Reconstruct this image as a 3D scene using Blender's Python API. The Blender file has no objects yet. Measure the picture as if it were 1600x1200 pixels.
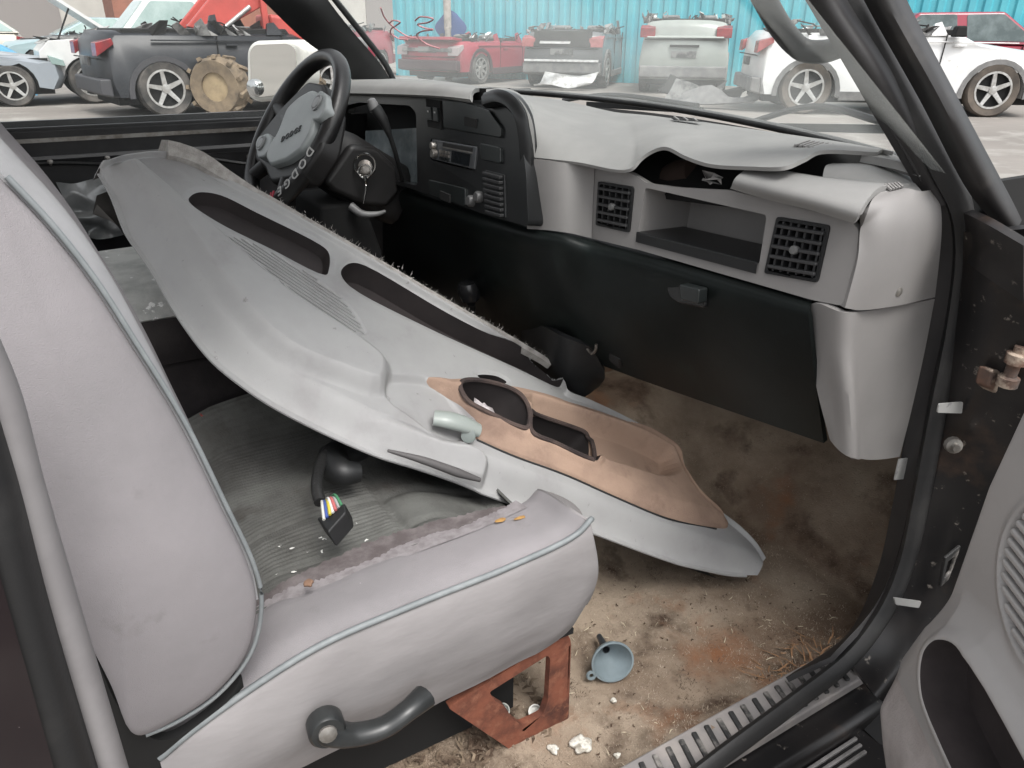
import bpy, bmesh, math, random
import numpy as np
from mathutils import Vector, Matrix
from mathutils.geometry import tessellate_polygon
random.seed(7); np.random.seed(7)
R = math.radians
scene = bpy.context.scene
# ------------------------------------------------------------------ camera, sky, sun, exposure
cd = bpy.data.cameras.new('camera'); cam = bpy.data.objects.new('camera', cd)
scene.collection.objects.link(cam); scene.camera = cam
cd.sensor_width = 36.0; cd.lens = 1175 / 1600 * 36.0; cd.clip_start = .02; cd.clip_end = 600
cx_, cy_, cz_ = (0.5065,0.8622,0.0063), (-0.3721,0.2119,0.9037), (0.7779,-0.46,0.4281)
mw = Matrix((cx_, cy_, cz_)).transposed().to_4x4(); mw.translation = (1.317,-0.108,0.998)
cam.matrix_world = mw
world = bpy.data.worlds.new('World'); scene.world = world; world.use_nodes = True
wn = world.node_tree; bg = wn.nodes['Background']
sky = wn.nodes.new('ShaderNodeTexSky'); sky.sky_type = 'NISHITA'; sky.sun_disc = False
SUN_EL, SUN_AZ = R(60), R(92)          # azimuth from +Y towards +X
sky.sun_elevation = SUN_EL; sky.sun_rotation = SUN_AZ
sky.air_density = 1.0; sky.dust_density = 4.0
hs = wn.nodes.new('ShaderNodeHueSaturation'); hs.inputs['Saturation'].default_value = .16   # overcast: grey-white sky
wn.links.new(sky.outputs[0], hs.inputs['Color']); wn.links.new(hs.outputs[0], bg.inputs['Color'])
bg.inputs['Strength'].default_value = .15
sl = bpy.data.lights.new('sun', 'SUN'); sun = bpy.data.objects.new('sun', sl); scene.collection.objects.link(sun)
sl.energy = .9; sl.angle = R(25); sl.color = (1, .97, .93)
sdir = Vector((math.sin(SUN_AZ) * math.cos(SUN_EL), math.cos(SUN_AZ) * math.cos(SUN_EL), math.sin(SUN_EL)))
sun.rotation_euler = sdir.to_track_quat('Z', 'Y').to_euler()
scene.view_settings.view_transform = 'Standard'; scene.view_settings.look = 'None'
scene.view_settings.exposure = 1.1; scene.view_settings.gamma = 1
scene.render.engine = 'CYCLES'

# ------------------------------------------------------------------ materials
MATS = {}
def mat(name, c, c2=None, scale=6, lo=.4, hi=.65, rough=.6, metal=0., bump=0., bscale=80, spec=.5, c3=None, s3=40, lo3=.6, hi3=.66, detail=6, coat=0., stretch=None, rough2=None, c4=None, s4=5, lo4=.55, hi4=.7):
    if name in MATS: return MATS[name]
    m = bpy.data.materials.new(name); m.use_nodes = True; MATS[name] = m
    nt = m.node_tree; n = nt.nodes; l = nt.links; b = n['Principled BSDF']
    b.inputs['Roughness'].default_value = rough; b.inputs['Metallic'].default_value = metal
    b.inputs['Specular IOR Level'].default_value = spec
    if coat: b.inputs['Coat Weight'].default_value = coat; b.inputs['Coat Roughness'].default_value = .08
    b.inputs['Base Color'].default_value = (*c, 1)
    if c2 is None and not bump and c3 is None: return m
    tc = n.new('ShaderNodeTexCoord'); vec = tc.outputs['Object']
    if stretch:
        mp = n.new('ShaderNodeMapping'); mp.inputs['Scale'].default_value = stretch; l.new(vec, mp.inputs[0]); vec = mp.outputs[0]
    col = None
    def noise(s, d, lo, hi):
        t = n.new('ShaderNodeTexNoise'); t.inputs['Scale'].default_value = s; t.inputs['Detail'].default_value = d
        t.inputs['Roughness'].default_value = .62
        l.new(vec, t.inputs['Vector'])
        r = n.new('ShaderNodeMapRange'); r.inputs['From Min'].default_value = lo; r.inputs['From Max'].default_value = hi
        l.new(t.outputs['Fac'], r.inputs['Value']); return t, r.outputs[0]
    def mix(a, b_, f):
        x = n.new('ShaderNodeMix'); x.data_type = 'RGBA'; l.new(f, x.inputs['Factor'])
        for s, v in ((x.inputs['A'], a), (x.inputs['B'], b_)):
            if isinstance(v, tuple): s.default_value = (*v, 1)
            else: l.new(v, s)
        return x.outputs['Result']
    col = c
    if c2 is not None:
        _, f = noise(scale, detail, lo, hi); col = mix(col, c2, f)
        if rough2 is not None:
            rr = n.new('ShaderNodeMapRange'); rr.inputs['To Min'].default_value = rough; rr.inputs['To Max'].default_value = rough2
            l.new(f, rr.inputs['Value']); l.new(rr.outputs[0], b.inputs['Roughness'])
    if c3 is not None:
        _, f = noise(s3, 5, lo3, hi3); col = mix(col, c3, f)
    if c4 is not None:
        _, f = noise(s4, 7, lo4, hi4); col = mix(col, c4, f)
    if not isinstance(col, tuple): l.new(col, b.inputs['Base Color'])
    if bump:
        t, _ = noise(bscale, 4, 0, 1); bp = n.new('ShaderNodeBump'); bp.inputs['Strength'].default_value = bump
        bp.inputs['Distance'].default_value = .0016; l.new(t.outputs['Fac'], bp.inputs['Height']); l.new(bp.outputs[0], b.inputs['Normal'])
    return m
def glass(name, tint, dust, lo, hi, dustcol=(.75, .77, .74), scale=3, refl=.06):
    m = bpy.data.materials.new(name); m.use_nodes = True; MATS[name] = m
    nt = m.node_tree; n = nt.nodes; l = nt.links; n.remove(n['Principled BSDF']); out = n['Material Output']
    tr = n.new('ShaderNodeBsdfTransparent'); tr.inputs[0].default_value = (*tint, 1)
    gl = n.new('ShaderNodeBsdfGlossy'); gl.inputs['Roughness'].default_value = .03
    fr = n.new('ShaderNodeMath'); fr.operation = 'MULTIPLY'; fr.inputs[0].default_value = refl; fr.inputs[1].default_value = 1.0
    m1 = n.new('ShaderNodeMixShader'); l.new(fr.outputs[0], m1.inputs[0]); l.new(tr.outputs[0], m1.inputs[1]); l.new(gl.outputs[0], m1.inputs[2])
    df = n.new('ShaderNodeBsdfDiffuse'); df.inputs[0].default_value = (*dustcol, 1)
    tl = n.new('ShaderNodeBsdfTranslucent'); tl.inputs[0].default_value = (*dustcol, 1)
    m2 = n.new('ShaderNodeMixShader'); m2.inputs[0].default_value = .6; l.new(df.outputs[0], m2.inputs[1]); l.new(tl.outputs[0], m2.inputs[2])
    tc = n.new('ShaderNodeTexCoord'); t = n.new('ShaderNodeTexNoise'); t.inputs['Scale'].default_value = scale; t.inputs['Detail'].default_value = 8
    l.new(tc.outputs['Object'], t.inputs['Vector'])
    r = n.new('ShaderNodeMapRange'); r.inputs['From Min'].default_value = .3; r.inputs['From Max'].default_value = .7
    r.inputs['To Min'].default_value = lo; r.inputs['To Max'].default_value = hi; l.new(t.outputs['Fac'], r.inputs['Value'])
    m3 = n.new('ShaderNodeMixShader'); l.new(r.outputs[0], m3.inputs[0]); l.new(m1.outputs[0], m3.inputs[1]); l.new(m2.outputs[0], m3.inputs[2])
    l.new(m3.outputs[0], out.inputs['Surface']); return m

# ------------------------------------------------------------------ object helpers
COL = scene.collection
ORG = {}
def tag(o, label=None, cat=None, group=None, kind=None):
    if label: o['label'] = label
    if cat: o['category'] = cat
    if group: o['group'] = group
    if kind: o['kind'] = kind
    return o
def thing(name, label, cat, loc=(0, 0, 0), group=None, rotz=0):
    o = bpy.data.objects.new(name, None); COL.objects.link(o); o.location = loc; o.rotation_euler = (0, 0, rotz)
    o.empty_display_size = .1
    ORG[o.name] = (Vector((0, 0, 0)) if rotz else Vector(loc)); return tag(o, label, cat, group)
def mesh(name, verts, faces, m, parent=None, smooth=True, base=None, bevel=0, seg=2, solid=0, offset=-1, subsurf=0, mats=None, midx=None, angle=None):
    """verts in world (or, under a rotated thing, local) metres; linked as ONE mesh object"""
    org = ORG[parent.name] if parent is not None else Vector(base if base is not None else (0, 0, 0))
    me = bpy.data.meshes.new(name)
    me.from_pydata([tuple(Vector(v) - org) for v in verts], [], faces)
    me.update()
    o = bpy.data.objects.new(name, me); COL.objects.link(o)
    for mm in (mats or [m]): me.materials.append(mm)
    if midx is not None: me.polygons.foreach_set('material_index', midx)
    if smooth:
        me.polygons.foreach_set('use_smooth', [True] * len(me.polygons))
    if parent is not None: o.parent = parent
    else: o.location = org
    ORG[o.name] = org
    bm = bmesh.new(); bm.from_mesh(me); bmesh.ops.recalc_face_normals(bm, faces=bm.faces)
    if angle:
        for e in bm.edges:
            if len(e.link_faces) == 2 and e.calc_face_angle(0) > angle: e.smooth = False
    bm.to_mesh(me); bm.free()
    if solid:
        s = o.modifiers.new('solid', 'SOLIDIFY'); s.thickness = solid; s.offset = offset
        es = o.modifiers.new('split', 'EDGE_SPLIT'); es.split_angle = R(50); es.use_edge_sharp = False
    if bevel:
        bv = o.modifiers.new('bevel', 'BEVEL'); bv.width = bevel; bv.segments = seg; bv.limit_method = 'ANGLE'; bv.angle_limit = R(35)
        bv.harden_normals = True
    if subsurf:
        ss = o.modifiers.new('sub', 'SUBSURF'); ss.levels = ss.render_levels = subsurf
    return o
def V(p): return Vector(p)
def crom(pts, n, closed=False):
    """Catmull-Rom through pts, n samples per span"""
    p = [np.array(q, float) for q in pts]; out = []
    N = len(p); spans = N if closed else N - 1
    for i in range(spans):
        if closed: a, b, c, d = p[(i - 1) % N], p[i], p[(i + 1) % N], p[(i + 2) % N]
        else: a, b, c, d = (p[i - 1] if i else 2 * p[0] - p[1]), p[i], p[i + 1], (p[i + 2] if i + 2 < N else 2 * p[-1] - p[-2])
        d0, d1, d2 = (max(1e-6, float(np.linalg.norm(q)) ** .5) for q in (b - a, c - b, d - c))     # centripetal tangents
        m1 = ((b - a) / d0 - (c - a) / (d0 + d1) + (c - b) / d1) * d1; m2 = ((c - b) / d1 - (d - b) / (d1 + d2) + (d - c) / d2) * d1
        for k in range(n):
            t = k / n; t2, t3 = t * t, t ** 3
            out.append((2 * t3 - 3 * t2 + 1) * b + (t3 - 2 * t2 + t) * m1 + (3 * t2 - 2 * t3) * c + (t3 - t2) * m2)
    if not closed: out.append(p[-1])
    return out
def surf(name, net, m, parent, nu=6, nv=6, solid=0, offset=0, wob=0, **k):
    """smooth surface through a net of points (rows of equal length)"""
    rows = [crom(r, nu) for r in net]
    cols = [crom([r[j] for r in rows], nv) for j in range(len(rows[0]))]
    a, b = len(cols), len(cols[0])
    vs = [c for col in cols for c in col]
    fs = [(i * b + j, i * b + j + 1, (i + 1) * b + j + 1, (i + 1) * b + j) for i in range(a - 1) for j in range(b - 1)]
    return mesh(name, vs, fs, m, parent, solid=solid, offset=offset, **k)
def wobble(o, amp, d=(1, 0, 0), f=9., seed=0):
    """soft creases: moves vertices along d by a sum of slanted waves"""
    rr = random.Random(seed); W = [(rr.uniform(-1, 1) * f, rr.uniform(-1, 1) * f, rr.uniform(-1, 1) * f, rr.uniform(0, 6.3), rr.uniform(.4, 1)) for _ in range(7)]
    for v in o.data.vertices:
        x, y, z = v.co; s = sum(w[4] * (1 - abs(math.sin(w[0] * x + w[1] * y + w[2] * z + w[3]))) ** 2 for w in W) / 3 - .7
        v.co += Vector(d) * (amp * s)
    return o
def frames(pts, up=(0, 0, 1)):
    out = []
    for i, p in enumerate(pts):
        t = Vector(pts[min(i + 1, len(pts) - 1)]) - Vector(pts[max(i - 1, 0)])
        t.normalize(); u = Vector(up)
        s = t.cross(u)
        if s.length < 1e-4: s = t.cross(Vector((1, 0, .2)))
        s.normalize(); out.append((Vector(p), t, s, s.cross(t)))
    return out
def sweep(name, pts, prof, m, parent=None, n=5, up=(0, 0, 1), scale=None, closed=False, cap=True, raw=False, **k):
    """closed profile [(side, up)] swept along a smooth path"""
    path = [tuple(q) for q in (crom(pts, n, closed) if n > 1 else pts)]
    fr = frames(path, up); K = len(prof); vs = []; fs = []
    if closed:
        N = len(path); fr = []
        for i in range(N):
            t = (Vector(path[(i + 1) % N]) - Vector(path[i - 1])).normalized(); s = t.cross(Vector(up)).normalized(); fr.append((Vector(path[i]), t, s, s.cross(t)))
    for i, (p, t, s, u) in enumerate(fr):
        sc = 1 if scale is None else np.interp(i / (len(fr) - 1), np.linspace(0, 1, len(scale)), scale)
        vs += [p + s * a * sc + u * b * sc for a, b in prof]
    N = len(fr)
    for i in range(N if closed else N - 1):
        j = (i + 1) % N
        fs += [(i * K + q, i * K + (q + 1) % K, j * K + (q + 1) % K, j * K + q) for q in range(K)]
    if cap and not closed: fs += [tuple(range(K)), tuple(range((N - 1) * K, N * K))]
    if raw: return vs, fs
    return mesh(name, vs, fs, m, parent, angle=k.pop('angle', R(50)), **k)
def circ(r, k=10, sx=1, sy=1): return [(r * sx * math.cos(2 * math.pi * i / k), r * sy * math.sin(2 * math.pi * i / k)) for i in range(k)]
def tube(name, pts, r, m, parent=None, n=5, k=10, **kw): return sweep(name, pts, circ(r, k), m, parent, n, **kw)
def nrm(pts):
    n = Vector((0, 0, 0)); c = sum((V(p) for p in pts), Vector()) / len(pts)
    for i in range(len(pts)): n += (V(pts[i]) - c).cross(V(pts[(i + 1) % len(pts)]) - c)
    return n.normalized()
def roundpoly(pts, r, k=4):
    out = []; N = len(pts)
    for i in range(N):
        p, a, b = V(pts[i]), V(pts[i - 1]), V(pts[(i + 1) % N])
        da, db = (a - p), (b - p); rr = min(r, da.length * .45, db.length * .45)
        A = p + da.normalized() * rr; B = p + db.normalized() * rr
        for q in range(k + 1):
            t = q / k; out.append(A * (1 - t) ** 2 + p * 2 * t * (1 - t) + B * t * t)
    return out
def plate(name, pts, depth, m, parent, holes=(), bevel=0, rnd=0, toward=None, seg=2, **k):
    """flat outline with holes, given depth behind its face; toward = a point the face looks at"""
    loops = [list(map(V, pts))] + [list(map(V, h)) for h in holes]
    if rnd: loops = [roundpoly(l, rnd) for l in loops]
    n = nrm(loops[0]); tw = V(toward) if toward is not None else Vector((1.317,-0.108,0.998))
    if n.dot(tw - loops[0][0]) < 0: n = -n
    flat = [v for l in loops for v in l]; N = len(flat)
    tri = tessellate_polygon(loops) if len(loops) > 1 else [tuple(range(N))]
    vs = flat + [v - n * depth for v in flat]
    fs = [tuple(t) for t in tri] + [tuple(i + N for i in reversed(t)) for t in tri]
    o = 0
    for l in loops:
        q = len(l); fs += [(o + i, o + (i + 1) % q, o + (i + 1) % q + N, o + i + N) for i in range(q)]; o += q
    return mesh(name, vs, fs, m, parent, bevel=bevel, seg=seg, smooth=bool(rnd or bevel or k.pop('sm', False)), angle=R(40), **k)
def box(name, c, s, m, parent=None, rot=(0, 0, 0), bevel=0, seg=2, **k):
    e = Matrix.Rotation(rot[2], 3, 'Z') @ Matrix.Rotation(rot[1], 3, 'Y') @ Matrix.Rotation(rot[0], 3, 'X')
    vs = [V(c) + e @ Vector((x * s[0] / 2, y * s[1] / 2, z * s[2] / 2)) for x in (-1, 1) for y in (-1, 1) for z in (-1, 1)]
    fs = [(0, 1, 3, 2), (4, 6, 7, 5), (0, 4, 5, 1), (2, 3, 7, 6), (0, 2, 6, 4), (1, 5, 7, 3)]
    return mesh(name, vs, fs, m, parent, bevel=bevel, seg=seg, smooth=bool(bevel), **k)
def bar(name, a, b, w, h, m, parent, up=(0, 0, 1), bevel=0, **k):
    """straight bar from a to b, w across, h along up"""
    return sweep(name, [a, b], [(-w / 2, -h / 2), (w / 2, -h / 2), (w / 2, h / 2), (-w / 2, h / 2)], m, parent, n=1, up=up, bevel=bevel, **k)
def lathe(name, prof, m, parent=None, c=(0, 0, 0), axis=(0, 0, 1), k=24, close=False, **kw):
    """profile [(radius, height)] turned about axis through c"""
    ax = V(axis).normalized(); s = ax.orthogonal().normalized(); t = ax.cross(s); vs = []; fs = []
    for r, h in prof: vs += [V(c) + ax * h + (s * math.cos(2 * math.pi * i / k) + t * math.sin(2 * math.pi * i / k)) * r for i in range(k)]
    N = len(prof)
    for i in range(N if close else N - 1):
        j = (i + 1) % N
        fs += [(i * k + q, i * k + (q + 1) % k, j * k + (q + 1) % k, j * k + q) for q in range(k)]
    if not close: fs += [tuple(range(k)), tuple(range((N - 1) * k, N * k))]
    return mesh(name, vs, fs, m, parent, angle=R(40), **kw)
def text(name, s, size, m, parent, mw, depth=.0008, space=1.0, shear=0):
    cu = bpy.data.curves.new(name, 'FONT'); cu.body = s; cu.size = size; cu.extrude = depth; cu.align_x = 'CENTER'; cu.align_y = 'CENTER'
    cu.space_character = space; cu.shear = shear; cu.offset = size * .012
    t = bpy.data.objects.new(name + '_tmp', cu); COL.objects.link(t)
    bpy.context.view_layer.update()
    me = bpy.data.meshes.new_from_object(t.evaluated_get(bpy.context.evaluated_depsgraph_get()))
    bpy.data.objects.remove(t); vs = [mw @ v.co for v in me.vertices]; fs = [tuple(p.vertices) for p in me.polygons]
    bpy.data.meshes.remove(me)
    return mesh(name, vs, fs, m, parent, smooth=False)
def frame_m(o, x, y):
    x = V(x).normalized(); z = x.cross(V(y)).normalized(); y = z.cross(x)
    mm = Matrix((x, y, z)).transposed().to_4x4(); mm.translation = V(o); return mm
def copy_tree(o, parent=None):
    c = o.copy(); COL.objects.link(c); c.parent = parent
    for ch in list(o.children): copy_tree(ch, c)
    return c
def sstep(a, b, x):
    t = np.clip((x - a) / (b - a), 0, 1); return t * t * (3 - 2 * t)
def sdf(poly, X, Y):
    """signed distance to a polygon, positive inside"""
    p = np.array(poly); d = np.full(X.shape, 1e9); ins = np.zeros(X.shape, bool)
    for i in range(len(p)):
        a, b = p[i - 1], p[i]; e = b - a
        t = np.clip(((X - a[0]) * e[0] + (Y - a[1]) * e[1]) / (e @ e), 0, 1)
        d = np.minimum(d, np.hypot(X - a[0] - t * e[0], Y - a[1] - t * e[1]))
        c = ((a[1] > Y) != (b[1] > Y)) & (X < (b[0] - a[0]) * (Y - a[1]) / (b[1] - a[1] + 1e-12) + a[0]); ins ^= c
    return np.where(ins, d, -d)
def snap(poly, X, Y, thr):
    """pull grid points closer than thr onto the polygon's edge, so cut edges are smooth"""
    p = np.array(poly); best = np.full(X.shape, 1e9); BX, BY = X.copy(), Y.copy()
    for i in range(len(p)):
        a, b = p[i - 1], p[i]; e = b - a
        t = np.clip(((X - a[0]) * e[0] + (Y - a[1]) * e[1]) / (e @ e), 0, 1); qx, qy = a[0] + t * e[0], a[1] + t * e[1]
        d = np.hypot(X - qx, Y - qy); m = d < best; best = np.where(m, d, best); BX = np.where(m, qx, BX); BY = np.where(m, qy, BY)
    ins = sdf(poly, X, Y) > 0; o = ~ins; nb = np.zeros_like(o)
    for di in (-1, 0, 1):
        for dj in (-1, 0, 1): nb |= np.roll(np.roll(o, di, 0), dj, 1)
    m = ins & nb                      # inside, next to an outside point
    return np.where(m, BX, X), np.where(m, BY, Y)
def dense(poly, n=5): return [tuple(q) for q in crom(poly, n, True)]
def grid(name, X, Y, Z, m, parent, keep=None, **k):
    a, b = X.shape; vs = np.stack([X, Y, Z], -1).reshape(-1, 3)
    fs = [(i * b + j, i * b + j + 1, (i + 1) * b + j + 1, (i + 1) * b + j) for i in range(a - 1) for j in range(b - 1) if keep is None or keep[i, j]]
    if keep is not None:
        used = sorted({i for f in fs for i in f}); mp = {u: i for i, u in enumerate(used)}
        vs = vs[used]; fs = [tuple(mp[i] for i in f) for f in fs]
    return mesh(name, [tuple(v) for v in vs], fs, m, parent, **k)

# ================================================================== materials of the place
m_black = mat('black_plastic', (.010, .0105, .011), (.022, .023, .024), 5, rough=.5, bump=.15, bscale=400)
m_trim = mat('charcoal_trim', (.014, .013, .0135), (.026, .024, .024), 4, rough=.55, bump=.08, bscale=500)
m_rubber = mat('dusty_rubber', (.014, .014, .0145), (.05, .048, .046), 9, lo=.5, hi=.9, rough=.55, bump=.15, bscale=200)
m_jamb = mat('black_body_paint', (.010, .0095, .010), (.035, .03, .028), 5, lo=.5, hi=.85, rough=.33, c3=(.26, .23, .20), s3=60, lo3=.64, hi3=.74, c4=(.075, .045, .03), s4=7, lo4=.56, hi4=.74, bump=.05, bscale=120)
m_grey = mat('grey_dash_plastic', (.215, .206, .2), (.18, .173, .168), 3, rough=.55, bump=.12, bscale=700)
m_greypale = mat('pale_grey_plastic', (.345, .345, .342), (.29, .287, .287), 3.5, rough=.5, bump=.3, bscale=900, c3=(.25, .24, .24), s3=7, lo3=.54, hi3=.8, c4=(.19, .18, .175), s4=55, lo4=.66, hi4=.74)
m_pad = mat('dusty_dash_pad', (.21, .207, .201), (.265, .26, .25), 7, lo=.4, hi=.75, rough=.75, bump=.15, bscale=500)
m_fabric = mat('lilac_grey_velour', (.285, .267, .275), (.21, .201, .205), 3.2, lo=.36, hi=.70, rough=.95, bump=.5, bscale=1100, spec=.15, c3=(.17, .157, .157), s3=11, lo3=.60, hi3=.82, c4=(.40, .385, .385), s4=150, lo4=.71, hi4=.76)
m_fabfront = mat('pale_velour', (.36, .36, .368), (.29, .29, .295), 6, rough=.95, bump=.4, bscale=1100, spec=.15)
m_piping = mat('blue_grey_piping', (.17, .185, .19), (.22, .235, .24), 30, rough=.55)
m_carpet = mat('stained_tan_carpet', (.34, .275, .21), (.17, .122, .088), 3.4, lo=.42, hi=.62, rough=1, spec=.1, bump=1.0, bscale=330, c3=(.075, .05, .036), s3=9, lo3=.53, hi3=.70, c4=(.24, .115, .062), s4=5.2, lo4=.56, hi4=.74, detail=9)
m_pile = mat('matted_pile', (.22, .165, .12), (.46, .39, .31), 130, lo=.4, hi=.6, rough=1, spec=.1, c3=(.07, .048, .035), s3=12, lo3=.5, hi3=.62)
m_nearblack = mat('dark_under_dash', (.006, .006, .006), rough=.9)  # even near-black for hollows, undersides and hidden parts
m_rust = mat('rusty_steel', (.19, .062, .034), (.065, .022, .014), 18, lo=.42, hi=.66, rough=.9, bump=1.0, bscale=110, c3=(.235, .095, .055), s3=60, lo3=.52, hi3=.75)
m_alu = mat('worn_aluminium', (.38, .36, .35), (.2, .19, .18), 16, lo=.4, hi=.7, rough=.5, metal=.3, bump=.2, bscale=120)
m_scuff = mat('grey_scuff_plastic', (.24, .225, .22), (.34, .31, .29), 18, rough=.6, bump=.2, bscale=150)
m_scuffd = mat('scuffed_black_rib', (.03, .03, .03), (.3, .28, .26), 22, lo=.5, hi=.68, rough=.6)
m_white = mat('chipped_white_paint', (.34, .34, .33), (.2, .2, .2), 40, lo=.58, hi=.64, rough=.6)
m_steel = mat('dull_steel', (.34, .33, .31), (.2, .18, .16), 40, rough=.4, metal=.8)
m_glass_ws = glass('dusty_windshield', (.93, .95, .94), .2, .10, .30, scale=2.2, refl=.02)
m_glass_dr = glass('dusty_side_glass', (.95, .96, .95), .1, .05, .10, scale=2, refl=.02)
m_red_marker = mat('red_marker', (.60, .30, .32), rough=.6)

# ================================================================== the truck's cab
cab = thing('truck_cab', 'black pickup truck cab with bare stained floor, seen through its open passenger door', 'truck', (0, 0, -.27))
# --- floor: carpet over the flat pan, transmission tunnel and toe board
gx, gy = np.meshgrid(np.linspace(-.82, .775, 150), np.linspace(-.62, 1.38, 190))
gz = .21 * sstep(.42, .02, np.abs(gx)) * (1 - .4 * sstep(.6, .2, gy)) + .95 * np.maximum(0, gy - 1.05) ** 1.1
gz += .006 * np.sin(gx * 19 + gy * 7) * np.sin(gy * 13 - gx * 5) + .0025 * np.random.rand(*gx.shape)
gz += .03 * sstep(.70, .775, gx)
floor_c = grid('floor_carpet', gx, gy, gz, m_carpet, cab)
fr_ = np.random.RandomState(12); fx, fy = fr_.uniform(.18, .765, 60000), fr_.uniform(.12, 1.25, 60000)
fz = .21 * sstep(.42, .02, np.abs(fx)) * (1 - .4 * sstep(.6, .2, fy)) + .95 * np.maximum(0, fy - 1.05) ** 1.1 + .03 * sstep(.70, .775, fx) + .006 * np.sin(fx * 19 + fy * 7) * np.sin(fy * 13 - fx * 5)
fa_ = fr_.uniform(0, 6.28, 60000); fl_ = fr_.uniform(.002, .006, 60000); dx_, dy_2 = np.cos(fa_), np.sin(fa_)
b0 = np.stack([fx, fy, fz], 1); sd = np.stack([-dy_2, dx_, 0 * fx], 1) * .0006; tp_ = b0 + np.stack([dx_ * fl_, dy_2 * fl_, fr_.uniform(.001, .005, 60000)], 1)
pv = np.stack([b0 - sd, b0 + sd, tp_], 1).reshape(-1, 3)
pile = mesh('carpet_pile', [tuple(v) for v in pv], [(3 * i, 3 * i + 1, 3 * i + 2) for i in range(60000)], m_pile, floor_c, smooth=False); pile['kind'] = 'stuff'
# pan under the carpet, firewall, back wall, roof
box('floor_pan', (0, .35, -.045), (1.68, 1.98, .05), m_jamb, cab)
surf('firewall', [[(-.8, 1.33, .0), (0, 1.36, 0), (.8, 1.33, 0)], [(-.8, 1.3, .5), (0, 1.33, .5), (.8, 1.3, .5)], [(-.8, 1.05, .8), (0, 1.1, .82), (.78, 1.05, .8)]], m_nearblack, cab, solid=.01)
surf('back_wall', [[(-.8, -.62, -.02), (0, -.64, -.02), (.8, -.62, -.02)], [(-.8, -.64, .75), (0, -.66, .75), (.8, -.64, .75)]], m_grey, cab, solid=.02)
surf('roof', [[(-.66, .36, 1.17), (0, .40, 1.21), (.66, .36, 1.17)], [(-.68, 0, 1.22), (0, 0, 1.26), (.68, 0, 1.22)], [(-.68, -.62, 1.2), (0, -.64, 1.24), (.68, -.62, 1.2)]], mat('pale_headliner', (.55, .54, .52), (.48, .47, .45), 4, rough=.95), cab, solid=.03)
for sx in (-1, 1): surf('kick_wall', [[(sx * .80, .93, -.03), (sx * .80, 1.15, -.03), (sx * .80, 1.37, -.03)], [(sx * .80, .93, .4), (sx * .80, 1.15, .4), (sx * .80, 1.37, .4)], [(sx * .80, .90, .83), (sx * .80, 1.05, .83), (sx * .80, 1.2, .83)]], m_nearblack, cab, solid=.01)
# --- door sill: scuff plate with its cross ribs, step plate with its long ribs
box('rocker_panel', (.815, .25, -.075), (.11, 1.75, .17), m_jamb, cab, bevel=.015)
sp = box('scuff_plate', (.79, .42, .022), (.07, 1.0, .02), m_scuff, cab, bevel=.004)
for i in range(34):
    y = .02 + i * .0255
    bar('rib', (.766, y + .012, .0335), (.818, y - .004, .0335), .0085, .006, m_scuffd, sp, bevel=.002)
surf('sill_corner', [[(.765, .915, .035), (.76, .96, .05), (.75, 1.0, .09)], [(.80, .90, .04), (.795, .95, .06), (.785, .985, .10)], [(.835, .87, .035), (.83, .92, .06), (.815, .955, .11)]], m_scuff, cab, solid=.012)
st = box('step_plate', (.89, .36, -.03), (.1, .98, .02), m_jamb, cab, bevel=.005)
for i in range(5): bar('rib', (.852 + i * .0115, -.1, -.017), (.852 + i * .0115, .80 - i * .004, -.017), .006, .006, m_alu, st, bevel=.0015)
box('outer_sill_lip', (.95, .36, -.05), (.025, 1.06, .05), m_jamb, cab, bevel=.01)
surf('sill_front_corner', [[(.85, .82, -.02), (.86, .9, .02), (.85, .95, .1)], [(.90, .82, -.025), (.92, .88, .0), (.9, .94, .1)], [(.95, .82, -.035), (.965, .88, -.01), (.93, .95, .1)]], m_rubber, cab, solid=.01)
# --- weatherstrip round the opening
ws = [(0.66,0.6853,1.0737),(0.68,0.7144,1.0291),(0.73,0.7749,0.9277),(0.765,0.8284,0.8487),(0.78,0.8658,0.7992),(0.785,0.8923,0.7434),(0.79,0.9086,0.649),(0.8,0.9097,0.4953),(0.81,0.909,0.3696),(0.82,0.9008,0.2478),(0.826,0.8698,0.1764),(0.832,0.7949,0.1186),(0.836,0.6664,0.0944),(0.84,0.5227,0.0772),(0.84,0.4202,0.0546)]
sweep('weatherstrip', ws, [(.0145 * math.cos(a) * (1 + .25 * math.cos(2 * a)), .013 * math.sin(a)) for a in [2 * math.pi * i / 14 for i in range(14)]], m_rubber, cab, n=8, up=(1, 0, 0))
surf('weatherstrip_flange', [[(0.67,0.6619,1.0283),(0.71,0.713,0.9492),(0.745,0.8024,0.8448),(0.76,0.8504,0.789),(0.765,0.8716,0.7285),(0.768,0.8776,0.6568),(0.77,0.8978,0.4414),(0.772,0.9159,0.3094),(0.776,0.9158,0.1849),(0.782,0.87,0.087),(0.79,0.7095,0.0754)],
     [(0.68,0.7033,1.0289),(0.725,0.7614,0.9348),(0.76,0.8251,0.8506),(0.775,0.8604,0.7989),(0.78,0.888,0.7428),(0.785,0.9022,0.6486),(0.79,0.9104,0.4906),(0.8,0.9072,0.3645),(0.81,0.8964,0.2426),(0.816,0.8613,0.1725),(0.825,0.7571,0.1251)]], m_trim, cab, nu=8, nv=3, solid=.008)
# paint-chipped corner of the flange
plate('paint_chip', [(0.78,0.8801,0.4208),(0.78,0.9117,0.4147),(0.78,0.9206,0.3743),(0.78,0.8826,0.3841)], .002, m_white, cab)
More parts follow.
